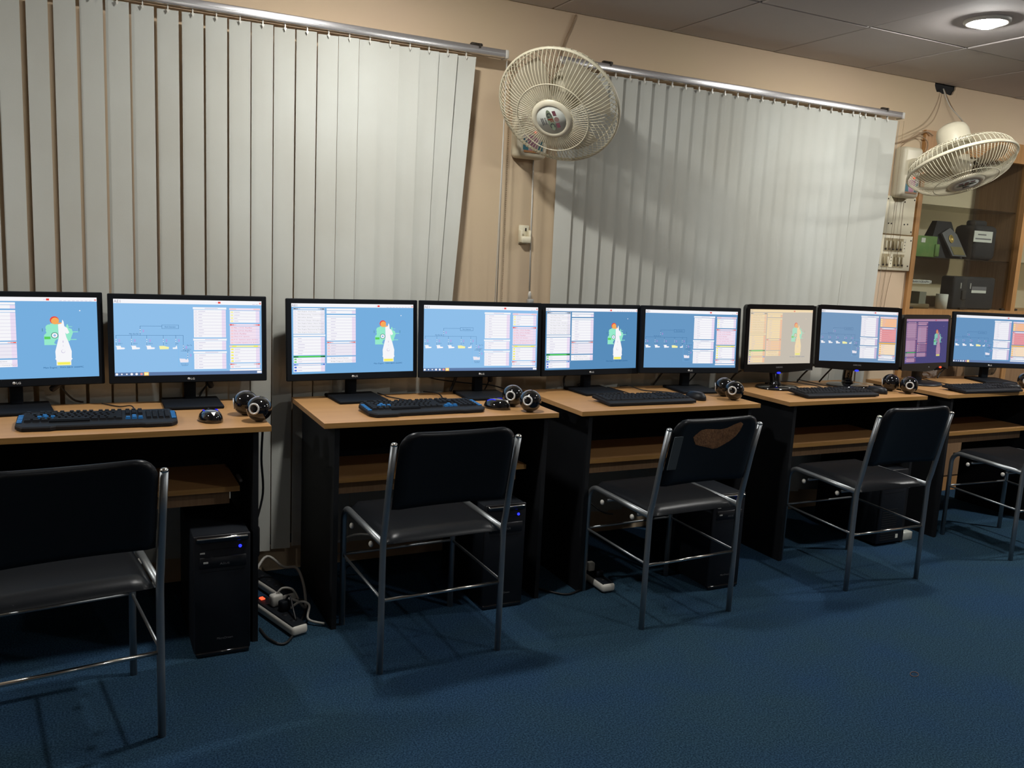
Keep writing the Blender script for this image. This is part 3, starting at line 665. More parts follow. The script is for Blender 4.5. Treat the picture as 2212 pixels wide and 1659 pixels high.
# ------------------------------------------------------------------ mice
def mouse(label, x, y, yaw, gaming):
    t = thing('computer_mouse', label, 'mouse', (x, y, ZD), rad(yaw), 'computer mice')
    a, b, h = (.037, .062, .038) if gaming else (.030, .056, .034)
    mb = MB(); n, k = 20, 9; vs = []; fs = []
    for i in range(k+1):
        t_ = i/k; z = h*math.sin(t_*math.pi/2); sc = math.cos(t_*math.pi/2)**.62 if i < k else .02
        for j in range(n):
            an = 2*math.pi*j/n; wv = 1
            if gaming: wv = 1+.10*math.cos(2*an+.5)*(1-t_)*(1 if math.sin(an) < .4 else .4)
            vs.append((a*sc*math.cos(an)*wv, b*sc*math.sin(an)*wv-.008*t_, z+.002))
    for i in range(k):
        for j in range(n): fs.append((i*n+j, i*n+(j+1) % n, (i+1)*n+(j+1) % n, (i+1)*n+j))
    fs.append(tuple(range(n))[::-1]); fs.append(tuple(k*n+j for j in range(n)))
    mb.add(vs, fs, GLOSS if gaming else BLKPL, True); mb.build('shell', t)
    if gaming:
        def top(px, py):
            q = min(.98, math.hypot(px/a, (py+.004)/b)); return h*math.sqrt(max(0, 1-q**3.2))+.0022
        for sx in (-1, 1):
            MB().tube(smooth_path([(sx*(.019+.003*k/4), .034-.042*k/4, top(.020, .034-.042*k/4)) for k in range(5)], 3), .0019, LEDBS, 6).build('light_strip', t)
        e = MB(); e.prism([(0, -.008), (.008, .006), (-.008, .006)], -.001, .0005, SILV, T(0, -.050, top(0, -.050)+.0010) @ RX(rad(-38))); e.build('emblem', t)
    MB().rbox((-.004, .022, h*.80), (.004, .040, h*.98), BLKPL, .003, 2).build('wheel', t)
    return t
mouse('black gaming mouse with two blue light strips on the left-most desk', .387, 3.035, 4, True)
mouse('black gaming mouse with light strip right of the second keyboard', 1.474, 3.045, 28, True)
mouse('plain black mouse right of the middle keyboard', 2.478, 3.065, 14, False)
mouse('plain black mouse right of the keyboard below the glossy monitors', 3.598, 3.035, 22, False)
mouse('plain black mouse on the far right desk', 4.585, 2.985, 20, False)

# ------------------------------------------------------------------ ball speakers
def speaker(label, x, y, yaw, pitch):
    r = .0435
    t = thing('ball_speaker', label, 'speaker', (x, y, ZD), 0, 'black ball speakers')
    b = MB(); b.sphere((0, 0, r+.0008), r, GLOSS, 32, 20); b.lathe([(.013, 0), (.015, .005)], BLKPL, 20); b.build('body', t)
    M_ = T(0, 0, r+.001) @ RZ(yaw) @ RX(math.pi/2+pitch)   # local z -> out of the face (towards -y at yaw 0)
    f = MB(); f.torus(.0165, .0035, SILV, 30, 8, M_ @ T(0, 0, r*.93) @ Matrix.Diagonal((1, 1, .6, 1))); f.build('ring', t)
    c = MB(); c.lathe([(.014, r*.90), (.007, r*.84), (.002, r*.90)], BLKPL, 20, M_, capb=False); c.build('cone', t)
    return t
SPK = [(.541, 2.992, -.62, -.15, 'glossy black ball speaker nearest the right corner of the left-most desk'), (.516, 3.112, -1.75, .1, 'glossy black ball speaker turned away, behind another on the left-most desk'),
       (1.573, 2.950, -.75, -.15, 'front glossy black ball speaker with silver ring on the second desk'), (1.557, 3.073, -.70, -.1, 'rear glossy black ball speaker with silver ring on the second desk'),
       (2.652, 3.010, -.95, -.1, 'front glossy black ball speaker on the middle desk'), (2.676, 3.108, -2.2, .1, 'rear ball speaker turned away on the middle desk'),
       (3.772, 2.985, -.80, -.05, 'front ball speaker with silver ring at the right end of the glossy-monitor desk'), (3.745, 3.075, -2.4, .1, 'rear ball speaker turned away on the glossy-monitor desk'),
       (4.735, 2.995, -.9, 0, 'black ball speaker cut by the right frame edge')]
for x, y, a, p, lb in SPK: speaker(lb, x, y, a, p)

# ------------------------------------------------------------------ tower computers
def tower(label, x0, x1, y, h, kind=0):
    W_ = x1-x0; t = thing('computer_tower', label, 'computer tower', (x0, y, 0), 0, 'computer towers under the desks')
    MB().rbox((0, .012, .012), (W_, .42, h-.006), BLKMAT, .003, 1).build('case', t)
    f = MB(); f.rbox((0, 0, .014), (W_, .016, h-.002), BLKPL, .005, 2); f.box((.02, -.001, h*.70), (W_-.02, .001, h*.705), BLKLAM); f.box((.02, -.001, h*.88), (W_-.02, .001, h*.884), BLKLAM)
    fr = f.build('front_panel', t)
    if kind == 0:
        MB().rbox((.006, -.010, h-.026), (W_-.006, .010, h-.004), GLOSS, .008, 3).build('top_trim', fr)
        MB().rbox((.010, -.0125, h-.013), (W_-.010, -.004, h-.007), CHROME, .003, 2).build('chrome_strip', fr)
        MB().sphere((W_-.034, -.001, h-.046), .0055, LEDB, 10, 6).build('power_led', fr)
        d = MB(); d.rbox((.018, -.004, h-.115), (W_-.014, .002, h-.075), BLKPL, .003, 1); d.box((.03, -.006, h-.095), (.045, -.003, h-.090), WHTGREY); d.box((.02, -.005, h-.062), (.035, -.001, h-.058), WHTGREY)
        text(d, 'ASUS', W_*.45, W_*.62, h-.103, h-.096, -.0048, LOGODIM); d.build('disc_drive', fr)
        l = MB(); text(l, 'MicroDream', W_*.40, W_*.68, .058, .066, -.0008, LOGODIM); l.build('maker_mark', fr)
        MB().rbox((.004, -.004, .004), (W_-.004, .01, .018), GLOSS, .004, 2).build('plinth', fr)
    else:
        g = MB()
        for k in range(14): g.box((.02, -.0015, .03+k*.012), (W_-.05, .0, .036+k*.012), BLKLAM)
        g.build('front_grille', fr); MB().box((W_-.045, -.0015, .035), (W_-.028, 0, .055), PAPER).build('sticker', fr)
    return t
tower('black tower computer with chrome strip under the left-most desk', .309, .490, 2.853, .425)
tower('black tower computer with blue light behind the second chair', 1.369, 1.545, 2.882, .425)
tower('black tower computer with blue light behind the torn chair', 2.362, 2.530, 2.740, .425)
tower('black tower computer with small white sticker under the glossy monitors', 3.572, 3.750, 2.905, .40, 1)

# ------------------------------------------------------------------ chairs
def arc(c, a, b, r, a0, a1, n=6):
    return [c+a*(r*math.cos(a0+(a1-a0)*k/n))+b*(r*math.sin(a0+(a1-a0)*k/n)) for k in range(n+1)]
def back_pad(mb, w_, z0, z1, ybase, lean, th, m, inset=0.):
    """upholstered back: rounded top corners, gently dished, leaning away from the desk (towards -y)"""
    n, k = 18, 14; front = []; r = .055
    def outline(s):       # s: 0..1 height -> half width
        hgt = z1-z0; d = (1-s)*hgt
        return w_/2 if d > r else w_/2-r+math.sqrt(max(r*r-(r-d)**2, 0))
    vs = []; fs = []
    for side in (0, 1):
        for i in range(k+1):
            s = math.sin(i/k*math.pi/2); z = z0+(z1-z0)*s; hw = max(outline(s), .05)
            for j in range(n+1):
                q = -1+2*j/n; xx = hw*q
                dish = .016*(1-q*q)
                sag = -.010*(1-q*q)*s if True else 0
                edge = min(1, max(0, (1-abs(q))*hw/.012), 1); ez = min(1, max(0, (1-s)*(z1-z0)/.014), max(0, s*(z1-z0)/.014+.4))
                tt = th/2*(max(.12, math.sqrt(min(1, edge*(2-edge)))*math.sqrt(min(1, ez*(2-ez)))))
                y = ybase-lean*(z-.47)/(.785-.47)+dish+(tt if side else -tt)
                vs.append((xx+w_/2, y, z+sag*.6))
    W1 = n+1; N = (k+1)*W1
    for i in range(k):
        for j in range(n):
            a = i*W1+j; fs.append((a, a+1, a+W1+1, a+W1)); fs.append((N+a, N+a+W1, N+a+W1+1, N+a+1))
    for j in range(n): fs.append((j+1, j, N+j, N+j+1)); a = k*W1+j; fs.append((a, a+1, N+a+1, N+a))
    for i in range(k): a = i*W1; fs.append((a, a+W1, N+a+W1, N+a)); a += n; fs.append((a+W1, a, N+a, N+a+W1))
    mb.add(vs, fs, m, True)
CW, CDP, LEAN = .438, .403, .072
def chair(label, x, y, a, torn=False, caps=True):
    t = thing('stacking_chair', label, 'chair', (x, y, 0), a, 'black vinyl chairs with steel legs'); R_ = .0108
    V = Vector
    for sx in (0, CW):
        rear = [V((sx, 0, 0)), V((sx, 0, .2)), V((sx, 0, .43)), V((sx, -.003, .465)), V((sx, -.012, .50)), V((sx, -LEAN*.6, .66)), V((sx, -LEAN, .785))]
        o = MB(); o.tube(rear, R_, STEEL, 14); leg = o.build('rear_leg', t)
        c = MB(); c.sphere((sx, -LEAN-.001, .787), R_*1.04, CHROME if caps else STEEL, 14, 8, sc=(1, 1, .7)); c.build('end_cap', leg)
        fz = .455; rr = .055
        pts = [V((sx, CDP, 0)), V((sx, CDP, fz-rr))]+arc(V((sx, CDP-rr, fz-rr)), V((0, 1, 0)), V((0, 0, 1)), rr, 0, math.pi/2, 8)[1:]+[V((sx, CDP-.2, fz-.004)), V((sx, .006, fz-.010))]
        o = MB(); o.tube(pts, R_, STEEL, 14); o.build('front_leg', t)
        o = MB(); o.tube([(sx, 0, .257), (sx, CDP, .270)], .005, STEEL, 8); o.build('side_stretcher', t)
    o = MB(); o.tube([(0, 0, .252), (CW, 0, .252)], .0062, CHROME, 10); o.build('rear_stretcher', t)
    o = MB(); o.tube([(0, CDP, .272), (CW, CDP, .272)], .005, STEEL, 8); o.build('front_stretcher', t)
    for yy in (.10, .30):
        o = MB(); o.tube([(.02, yy, .418), (CW-.02, yy, .418)], .007, STEEL, 8); o.build('seat_bar', t)
        for sx in (-.001, CW+.001):
            s = 1 if sx > 0 else -1
            o = MB(); o.sphere((sx-s*-.004, yy, .412), .0105, WHT, 12, 8, sc=(.7, 1, 1)); o.build('bolt_cap', t)
    # seat cushion
    bm = bmesh.new(); n = 14; g = {}
    for side in (0, 1):
        for i in range(n+1):
            for j in range(n+1):
                u, v = -1+2*i/n, -1+2*j/n
                e = min(1-abs(u), 1-abs(v)); e = min(1, e/.16); h = math.sqrt(max(0, e*(2-e)))
                px = CW/2+u*(CW/2-.014); py = .205+v*.205
                rc = .03; z = .440+(.032+.006*(1-u*u)*(1-v*v))*(.25+.75*h)-.010*max(0, -v-.3) if side else .440-.010*h
                g[side, i, j] = bm.verts.new((px, py, z))
    for side in (0, 1):
        for i in range(n):
            for j in range(n):
                q = [g[side, i, j], g[side, i+1, j], g[side, i+1, j+1], g[side, i, j+1]]; bm.faces.new(q if side else q[::-1])
    ring = [(i, 0) for i in range(n)]+[(n, j) for j in range(n)]+[(i, n) for i in range(n, 0, -1)]+[(0, j) for j in range(n, 0, -1)]
    for k in range(len(ring)):
        p, q = ring[k], ring[(k+1) % len(ring)]; bm.faces.new((g[(0,)+p], g[(0,)+q], g[(1,)+q], g[(1,)+p]))
    me = bpy.data.meshes.new('seat'); bm.to_mesh(me); bm.free(); me.materials.append(VINYL)
    for p in me.polygons: p.use_smooth = True
    link('seat', me, t)
    b = MB(); back_pad(b, CW-.030, .565, .825, -.004, LEAN, .034, VINYL); bk = b.build('backrest', t, T(.015, 0, 0))
    if torn:
        # a ragged piece of vinyl is gone: bare brown foam shows
        base = Matrix.Translation((0, 0, 0)); pts = [(.175, .770), (.190, .782), (.215, .786), (.25, .783), (.285, .780), (.315, .784), (.345, .797), (.372, .806), (.386, .797), (.380, .772), (.366, .750), (.345, .732), (.318, .718), (.292, .706), (.27, .704), (.245, .711), (.222, .717), (.20, .722), (.180, .728), (.168, .742), (.160, .757), (.168, .766)]
        p = MB(); vs = []; fs = []
        cx = sum(a_[0] for a_ in pts)/len(pts); cz = sum(a_[1] for a_ in pts)/len(pts)
        def yy(x_, z_, off):
            q = (x_-.047-CW/2)/((CW-.03)/2); return -.004-LEAN*(z_-.47)/(.785-.47)+.016*(1-q*q)-.017-off
        for sc, off in ((1.04, -.002), (1.0, .0015), (.8, .002), (.5, .002)):
            for px, pz in pts:
                X_, Z_ = cx+(px-cx)*sc, cz+(pz-cz)*sc; vs.append((X_, yy(X_, Z_, off), Z_-.004))
        vs.append((cx, yy(cx, cz, .002), cz-.004)); n_ = len(pts)
        for k in range(3):
            for i in range(n_): fs.append((k*n_+i, (k+1)*n_+i, (k+1)*n_+(i+1) % n_, k*n_+(i+1) % n_))
        for i in range(n_): fs.append((3*n_+i, 4*n_, 3*n_+(i+1) % n_))
        p.add([(a_-.062, b_, c_) for a_, b_, c_ in vs], fs, FOAM); o = p.build('torn_patch', bk); o['label'] = 'bare brown backing where the vinyl is torn'
        o = MB(); o.box((.012, -.003, -.066), (.052, 0, .066), TAPE, T(0, -.0745, .70) @ RX(.225)); o = o.build('tape_strip', t); o['label'] = 'grey tape strip beside the left tube'
    return t
chair('black vinyl chair cut by the left frame edge, nearest the camera', -.260, 2.360, .13)
chair('black vinyl chair at the second desk, blue-lit tower beside it', .850, 2.545, .04)
chair('black vinyl chair with a torn backrest showing brown foam', 1.875, 2.5245, .04, True, False)
chair('black vinyl chair, intact back, at the desk with glossy monitors', 2.958, 2.534, -.015)
chair('black vinyl chair cut by the right frame edge', 4.089, 2.536, -.06)

# ------------------------------------------------------------------ wall fans
def fan(label, centre, nvec, s, base_c, roll, badge):
    t = thing('wall_fan', label, 'fan', base_c, 0, 'cream wall fans'); inv = Matrix.Translation(-Vector(base_c))
    z = Vector(nvec).normalized(); x = Vector((0, 0, 1)).cross(z).normalized(); y = z.cross(x)
    Mh = inv @ Matrix.Translation(centre) @ Matrix(((x.x, y.x, z.x, 0), (x.y, y.y, z.y, 0), (x.z, y.z, z.z, 0), (0, 0, 0, 1))) @ RZ(roll) @ Matrix.Scale(s, 4)
    R_ = .25
    # cage rim
    rim_ = MB(); rim_.torus(R_, .0052, CREAMW, 64, 8, Matrix.Diagonal((1, 1, 1.6, 1))); rm = rim_.build('cage_rim', t, Mh)
    prof_f = [(.080, .088), (.090, .092), (.12, .090), (.17, .080), (.205, .062), (.232, .034), (R_, .004)]
    prof_r = [(R_, -.004), (.236, -.040), (.21, -.066), (.17, -.082), (.12, -.092), (.07, -.094)]
    wf = MB(); wf.tube([(r, 0, zc) for r, zc in prof_f], .00145, CREAMW, 5); wf_me = wf.mesh('cage_wire')
    wr = MB(); wr.tube([(r, 0, zc) for r, zc in prof_r], .00145, CREAMW, 5); wr_me = wr.mesh('cage_wire')
    N = 88
    for k in range(N): link('cage_wire', wf_me, t, Mh @ RZ(2*math.pi*k/N))
    for k in range(64): link('cage_wire', wr_me, t, Mh @ RZ(2*math.pi*(k+.5)/64))
    mr = MB(); mr.torus(.148, .0022, CREAMW, 64, 6, T(0, 0, .086)); mr.torus(.225, .0022, CREAMW, 64, 6, T(0, 0, -.052)); mr.build('cage_ring', t, Mh)
    HB = 1.28
    h = MB(); h.lathe([(.066*HB, .080), (.068*HB, .088), (.064*HB, .096), (.052*HB, .103), (.0475*HB, .099)], CREAM, 48, capt=False); h.build('hub_cap', t, Mh)
    st = MB(); st.lathe([(.048*HB, .0985), (.048*HB, .1000)], PAPER, 48)
    # printed badge, laid flat: x to the right of the lettering, y up, facing outwards
    PLUM = mat('badge_plum', (.23, .075, .10), .6); SAGE = mat('badge_sage', (.26, .32, .22), .6); REDD = mat('badge_red', (.30, .03, .02), .6); PNK = mat('badge_pink', (.32, .20, .18), .6)
    Bm = Matrix.Scale(HB, 4) @ T(0, 0, .1005/HB) @ RX(-math.pi/2)          # helper (x, -, z) -> badge (x, z)
    Bm = T(0, 0, .1002) @ Matrix.Diagonal((HB, HB, 1, 1)) @ Matrix(((1, 0, 0, 0), (0, 0, 1, 0), (0, -1, 0, 0), (0, 0, 0, 1)))
    for sx in (-1, 1): st.box((sx*.021-.008, -.0004, .011), (sx*.021+.008, 0, .022), PLUM, Bm)
    n_ = 24; st.add([(.036*math.cos(2*math.pi*q/n_), -.0003, .011*math.sin(2*math.pi*q/n_)-.002) for q in range(n_)], [tuple(range(n_))], SAGE, False, Bm)
    st.add([(.008*math.cos(2*math.pi*q/n_), -.0003, .008*math.sin(2*math.pi*q/n_)+.018) for q in range(n_)], [tuple(range(n_))], PNK, False, Bm)
    for ch, a_, b_, mm in (('G', -.026, -.010, INK), ('F', -.006, .006, REDD), ('C', .010, .025, INK)): text(st, ch, a_, b_, -.010, .006, -.0009, mm, True, Bm)
    text(st, 'FANS', -.012, .012, -.022, -.016, -.0009, INK, False, Bm)
    for zz_ in (-.028, -.033): st.box((-.012, -.0009, zz_), (.012, -.0005, zz_+.0022), INK, Bm)
    st.build('badge', t, Mh @ RZ(badge))
    # blades
    for k in range(3):
        bl = MB(); vs = []; fs = []; n = 8
        for i in range(n+1):
            r = .045+.165*i/n; half = rad(16+30*math.sin(min(1, i/n*1.15)*math.pi/1.6))
            for j in range(7):
                a_ = -half+2*half*j/6; vs.append((r*math.cos(a_), r*math.sin(a_), -.012+.030*(j/6-.5)*(1-.25*i/n)))
        for i in range(n):
            for j in range(6): a_ = i*7+j; fs.append((a_, a_+7, a_+8, a_+1))
        m0 = len(vs); vs += [(a_, b_, c_-.002) for a_, b_, c_ in vs]; fs += [tuple(q+m0 for q in f)[::-1] for f in fs]
        bl.add(vs, fs, BLADE, True); bl.build('blade', t, Mh @ RZ(2*math.pi*k/3+.5))
    hb = MB(); hb.lathe([(.045, -.04), (.047, .02), (.03, .045), (.004, .05)], BLADE, 28); hb.build('blade_hub', t, Mh)
    mt = MB(); mt.lathe([(.074, -.098), (.076, -.11), (.076, -.175), (.068, -.20), (.045, -.215)], CREAM, 32); mo = mt.build('motor_housing', t, Mh)
    kb = MB(); kb.lathe([(.007, 0), (.007, .03), (.012, .032), (.012, .045), (.006, .046)], WHT, 14, T(0, 0, -.16) @ RZ(-roll-.75) @ RY(math.pi/2) @ T(0, 0, .07)); kb.build('swing_knob', mo, Matrix.Identity(4))
    # wall box with coloured control label, and the arm to the motor
    bx = MB(); bx.rbox((-.075, .0, -.005), (.075, .082, .275), CREAM, .022, 4, T(0, -.082, 0)); bx.build('wall_box', t)
    lb = MB(); P_ = [(-.050, .020), (.050, .020), (.050, .095), (-.050, .095)]
    lb.prism(P_, -.0835, -.0815, mat('label_white', (.55, .50, .46), .5))
    lb.prism([(-.018, .026), (.016, .026), (.030, .092), (-.030, .092)], -.0842, -.083, mat('label_pink', (.42, .19, .28), .5))
    for sx in (-1, 1):
        lb.prism([(sx*.048-.001, .028), (sx*.048+.001, .028), (sx*.022, .028), (sx*.028, .06), (sx*.044, .078), (sx*.048, .080)] if sx < 0 else [(.022, .028), (.048, .028), (.048, .080), (.044, .078), (.028, .06)], -.0846, -.083, mat('label_teal', (.02, .13, .17), .5))
    lb.box((-.045, -.086, .018), (.045, -.083, .027), mat('label_orange', (.36, .16, .05), .5)); lb.build('control_label', t)
    MB().sphere((.012, -.085, .105), .0055, LEDR, 12, 8).build('power_led', t)
    e = (Mh @ Vector((0, 0, -.16))); ar = MB()
    ar.tube(smooth_path([(0, -.06, .17), (e.x*.35, -.10+(e.y+.10)*.4, .19), tuple(e)], 6), [.042, .041, .040, .039, .038, .037, .036, .036, .036, .036, .036, .036, .036], CREAM, 16); ar.build('arm', t)
    return t
fan('cream caged wall fan tilted towards the camera, between the two blinds', (1.745, 3.166, 1.975), (-.572, -.503, -.648), 1.0, (1.800, YW, 1.803), rad(0), rad(-80))
fan('cream caged wall fan facing the floor, beside the cabinet', (4.129, 3.115, 1.943), (.013, -.402, -.916), 1.06, (4.215, YW, 1.800), rad(20), rad(30))

# ------------------------------------------------------------------ wall fittings
# cables on the wall
tube_cable('wall_cable', [(2.023, YW-.006, 2.45), (2.005, YW-.006, 2.40), (1.975, YW-.006, 2.33), (1.951, YW-.006, 2.262), (1.93, YW-.006, 2.21)], .0045, TANC, 'brown cable running from the ceiling down behind the wall fan', 'cable')
o = MB(); o.tube([(1.846, YW-.005, 1.80), (1.852, YW-.005, 1.5), (1.861, YW-.005, 1.19)], .0035, WHT, 8); o = o.build('wall_cable'); tag(o, 'thin white cable hanging straight down below the left wall fan', 'cable')
t = thing('cable_plug', 'white plug on the thin wall cable above the second switchboard monitor', 'plug', (1.862, YW, 1.15))
MB().rbox((-.012, -.03, .0), (.012, -.001, .025), WHTGREY, .003, 1).build('socket', t); m = MB(); m.lathe([(.008, .025), (.008, .05), (.004, .06)], WHT, 12, T(-.004, -.014, 0)); m.build('plug_body', t)
t = thing('wall_cradle', 'small white plastic holder screwed to the wall under the left fan', 'holder', (1.816, YW, 1.424))
MB().rbox((-.026, -.008, 0), (.026, 0, .084), PLATE, .003, 1).build('back_plate', t)
for sx in (-1, 1): MB().rbox((sx*.022-.004, -.03, .006), (sx*.022+.004, -.006, .062), PLATE, .002, 1).build('side_arm', t)
MB().rbox((-.024, -.036, .004), (.024, -.028, .034), PLATE, .003, 1).build('front_lip', t); MB().box((.004, -.012, .058), (.010, -.0085, .072), SCREW).build('clip', t)

# switch boards left of the cabinet
t = thing('cover_plate', 'blank ivory cover plate with screws under the right-hand fan', 'cover plate', (4.232, YW, 1.592))
MB().rbox((-.120, -.014, 0), (.120, 0, .212), PLATE, .002, 1).build('plate', t)
for x, z in ((-.108, .195), (.108, .200), (.108, .018), (-.085, .058), (-.062, .058), (.045, .058), (.072, .060), (.03, .185)):
    m = MB(); m.lathe([(.0045, 0), (.0045, .002), (.002, .003)], SCREW, 10, T(x, -.014, z) @ RX(math.pi/2)); m.build('screw', t)
t = thing('switch_panel', 'ivory switch panel with two rows of aged rocker switches', 'switch panel', (4.225, YW, 1.385))
MB().rbox((-.136, -.016, 0), (.136, 0, .200), PLATE, .002, 1).build('plate', t)
for r in (0, 1):
    for k in range(6):
        x = -.098+k*.031-(.006 if r == 0 else 0); z = .018+r*.090
        m = MB(); m.box((x, -.019, z), (x+.026, -.016, z+.075), SWITCH if (r, k) not in ((0, 2), (1, 5)) else PLATE)
        if (r, k) not in ((0, 2), (1, 5)): m.rbox((x+.007, -.027, z+.018), (x+.019, -.018, z+.060), PLATE if (k+r) % 3 else SWITCH, .003, 1, T(0, 0, 0)); m.box((x+.006, -.0225, z+.008), (x+.020, -.0185, z+.016), SCREW)
        else:
            for q in range(3): m.lathe([(.003, 0), (.003, .001)], SCREW, 8, T(x+.013, -.019, z+.02+q*.018) @ RX(math.pi/2))
        m.build('switch', t)
for x, z in ((-.122, .028), (.118, .028), (.122, .175)):
    m = MB(); m.lathe([(.0045, 0), (.0045, .002), (.002, .003)], SCREW, 10, T(x, -.016, z) @ RX(math.pi/2)); m.build('screw', t)
tube_cable('fan_cable', [(4.47, YW-.01, 2.43), (4.475, 3.50, 2.33), (4.46, 3.40, 2.24), (4.35, 3.28, 2.17)], .0035, WHT, 'white cable from the wall hole down to the right-hand fan', 'cable')
tube_cable('fan_cable', [(4.48, YW-.005, 2.43), (4.50, 3.50, 2.32), (4.49, 3.42, 2.24), (4.38, 3.30, 2.17)], .003, TANC, 'tan cable from the wall hole down to the right-hand fan', 'cable')
tube_cable('wall_cable', [(4.06, YW-.01, 2.085), (4.12, YW-.01, 2.09), (4.24, YW-.012, 2.125), (4.34, YW-.03, 2.175), (4.40, YW-.035, 2.16)], .004, TANC, 'tan cable sagging above the right-hand fan box to the cabinet', 'cable')
tube_cable('wall_cable', [(4.17, YW-.01, 2.07), (4.22, YW-.012, 2.11), (4.30, YW-.028, 2.145), (4.37, YW-.03, 2.12), (4.36, YW-.03, 2.06), (4.30, YW-.03, 2.075)], .003, TANC, 'thin tan cable looping beside the cabinet top corner', 'cable')
tube_cable('wall_cable', [(4.19, YW-.02, 1.80), (4.185, YW-.024, 1.5), (4.17, YW-.01, 1.36), (4.16, YW-.006, 1.0)], .0009, TANC, 'thin wire hanging in front of the switch panel, left one', 'cable')
tube_cable('wall_cable', [(4.24, YW-.024, 1.80), (4.235, YW-.028, 1.5), (4.22, YW-.01, 1.36), (4.20, YW-.006, 1.18), (4.205, YW-.006, 1.0)], .0013, TANC, 'thin wire hanging in front of the switch panel, right one', 'cable')

# ------------------------------------------------------------------ cabinet in the niche
cb = thing('display_cabinet', 'tall oak display cabinet with glass shelves set into the wall', 'cabinet', (CX0, YW, 0))
W_ = CX1-CX0; FZ = [0, .10, 1.13, 1.165, 2.14, 2.19]; MULL = 5.338-CX0; DEP = .34
f = MB(); f.box((0, -.020, 0), (.036, .03, 2.19), CABW); f.build('stile', cb)
f = MB(); f.box((MULL, -.018, 0), (MULL+.040, .03, 2.14), CABW); f.build('stile', cb)
f = MB(); f.box((W_-.036, -.018, 0), (W_, .03, 2.19), CABW); f.build('stile', cb)
f = MB(); f.box((.036, -.019, 2.075), (W_-.036, .03, 2.19), CABW); f.build('top_rail', cb)
f = MB(); f.box((.036, -.019, 1.115), (W_-.036, .028, 1.163), CABW); f.build('middle_rail', cb)
f = MB(); f.box((.036, .0, 0), (W_-.036, .02, .1), CABW); f.build('plinth', cb)
MB().box((0, DEP, 0), (W_, DEP+.015, 2.19), CABBACK).build('back_panel', cb)
MB().box((.0, .03, 0), (.016, DEP, 2.19), CABIN).build('side_panel', cb); MB().box((MULL+.012, .03, 0), (MULL+.028, DEP, 2.14), CABIN).build('divider', cb); MB().box((W_-.016, .03, 0), (W_, DEP, 2.19), CABIN).build('side_panel', cb)
MB().box((.016, .03, 1.145), (W_-.016, DEP, 1.163), CABW).build('deck', cb); MB().box((.016, .03, 2.16), (W_-.016, DEP, 2.18), CABIN).build('top_panel', cb)
for z in (1.468, 1.778):
    for xa, xb in ((.017, MULL+.011), (MULL+.029, W_-.017)): MB().box((xa, .045, z), (xb, DEP-.004, z+.006), GLASSD).build('glass_shelf', cb)
for xa, xb, yy in ((.038, .56, .004), (.535, MULL-.002, .014), (MULL+.042, W_-.6, .004)):
    g = MB().box((xa, yy, 1.165), (xb, yy+.004, 2.073), GLASSM).build('glass_door', cb)
    for xp in (xa+.02, xb-.05): MB().box((xp, yy-.006, 1.165), (xp+.032, yy+.010, 1.176), SCREW).build('door_shoe', g)
for xa, xb in ((.040, .545), (.549, MULL-.004), (MULL+.044, W_-.04)):
    d = MB().box((xa, -.008, .104), (xb, .010, 1.111), CABIN).build('lower_door', cb)
# things on its shelves
def box_thing(name, label, cat, lo, hi, m, r=.004, extra=None):
    c = ((lo[0]+hi[0])/2, (lo[1]+hi[1])/2, lo[2]); t = thing(name, label, cat, c); M_ = T(-c[0], -c[1], -c[2])
    MB().rbox(lo, hi, m, r, 2, M_).build('body', t); return t, M_
Z2, Z1 = 1.4745, 1.1635
t, M_ = box_thing('green_case', 'green metal box on the upper glass shelf', 'box', (4.40, 3.612, Z2), (4.660, 3.652, Z2+.125), GREENB)
MB().box((4.515, 3.609, Z2+.085), (4.550, 3.613, Z2+.112), PAPER, M_).build('sticker', t); MB().rbox((4.64, 3.605, Z2+.005), (4.68, 3.62, Z2+.08), GREENB, .004, 1, M_).build('hasp', t)
t = thing('award_plaque', 'dark grey award plaque with gold medallion leaning in a black stand', 'plaque', (4.838, 3.635, Z2))
Mp = RX(rad(-14))
MB().prism([(-.045, .010), (.105, .010), (.030, .150), (-.005, .196), (-.085, .160)][:0] or [(-.012, .012), (.118, .012), (.048, .150), (-.010, .188), (-.088, .152)], -.016, -.004, mat('plaque_slate', (.11, .115, .12), .5), Mp).build('shield', t)
MB().prism([(.0, .020), (.105, .020), (.078, .070), (-.024, .070)], -.018, -.015, mat('brass_plate', (.20, .17, .07), .45, .3), Mp).build('name_plate', t)
m = MB(); m.lathe([(.026, 0), (.026, .004), (.022, .006), (.022, .004)], mat('gold', (.55, .40, .12), .35, .5), 24, Mp @ T(-.012, -.016, .118) @ RX(math.pi/2) @ Matrix.Diagonal((.78, 1, 1, 1))); m.build('medallion', t)
m = MB(); m.add([(-.20, .0, .0), (.13, .0, .0), (.13, .10, .0), (-.20, .10, .0), (-.10, .035, .225), (.03, .035, .225), (.03, .07, .225), (-.10, .07, .225)], [(0, 3, 2, 1), (4, 5, 6, 7), (0, 1, 5, 4), (1, 2, 6, 5), (2, 3, 7, 6), (3, 0, 4, 7)], NYLON, False, T(.0, .022, 0)); m.build('stand', t)
t, M_ = box_thing('equipment_bag', 'black soft bag with white paper label on the upper shelf', 'bag', (4.985, 3.60, Z2), (5.20, 3.76, Z2+.215), NYLON, .03)
MB().rbox((5.01, 3.63, Z2+.205), (5.13, 3.70, Z2+.245), NYLON, .015, 3, M_).build('handle', t)
m = MB(); m.box((4.965, 3.5955, Z2+.110), (5.14, 3.599, Z2+.178), PAPER, M_)
for z, a, b_ in ((.152, 5.00, 5.08), (.126, 4.98, 5.13)): m.box((a, 3.595, Z2+z), (b_, 3.5956, Z2+z+.008), LOGODIM, M_)
m.build('paper_label', t)
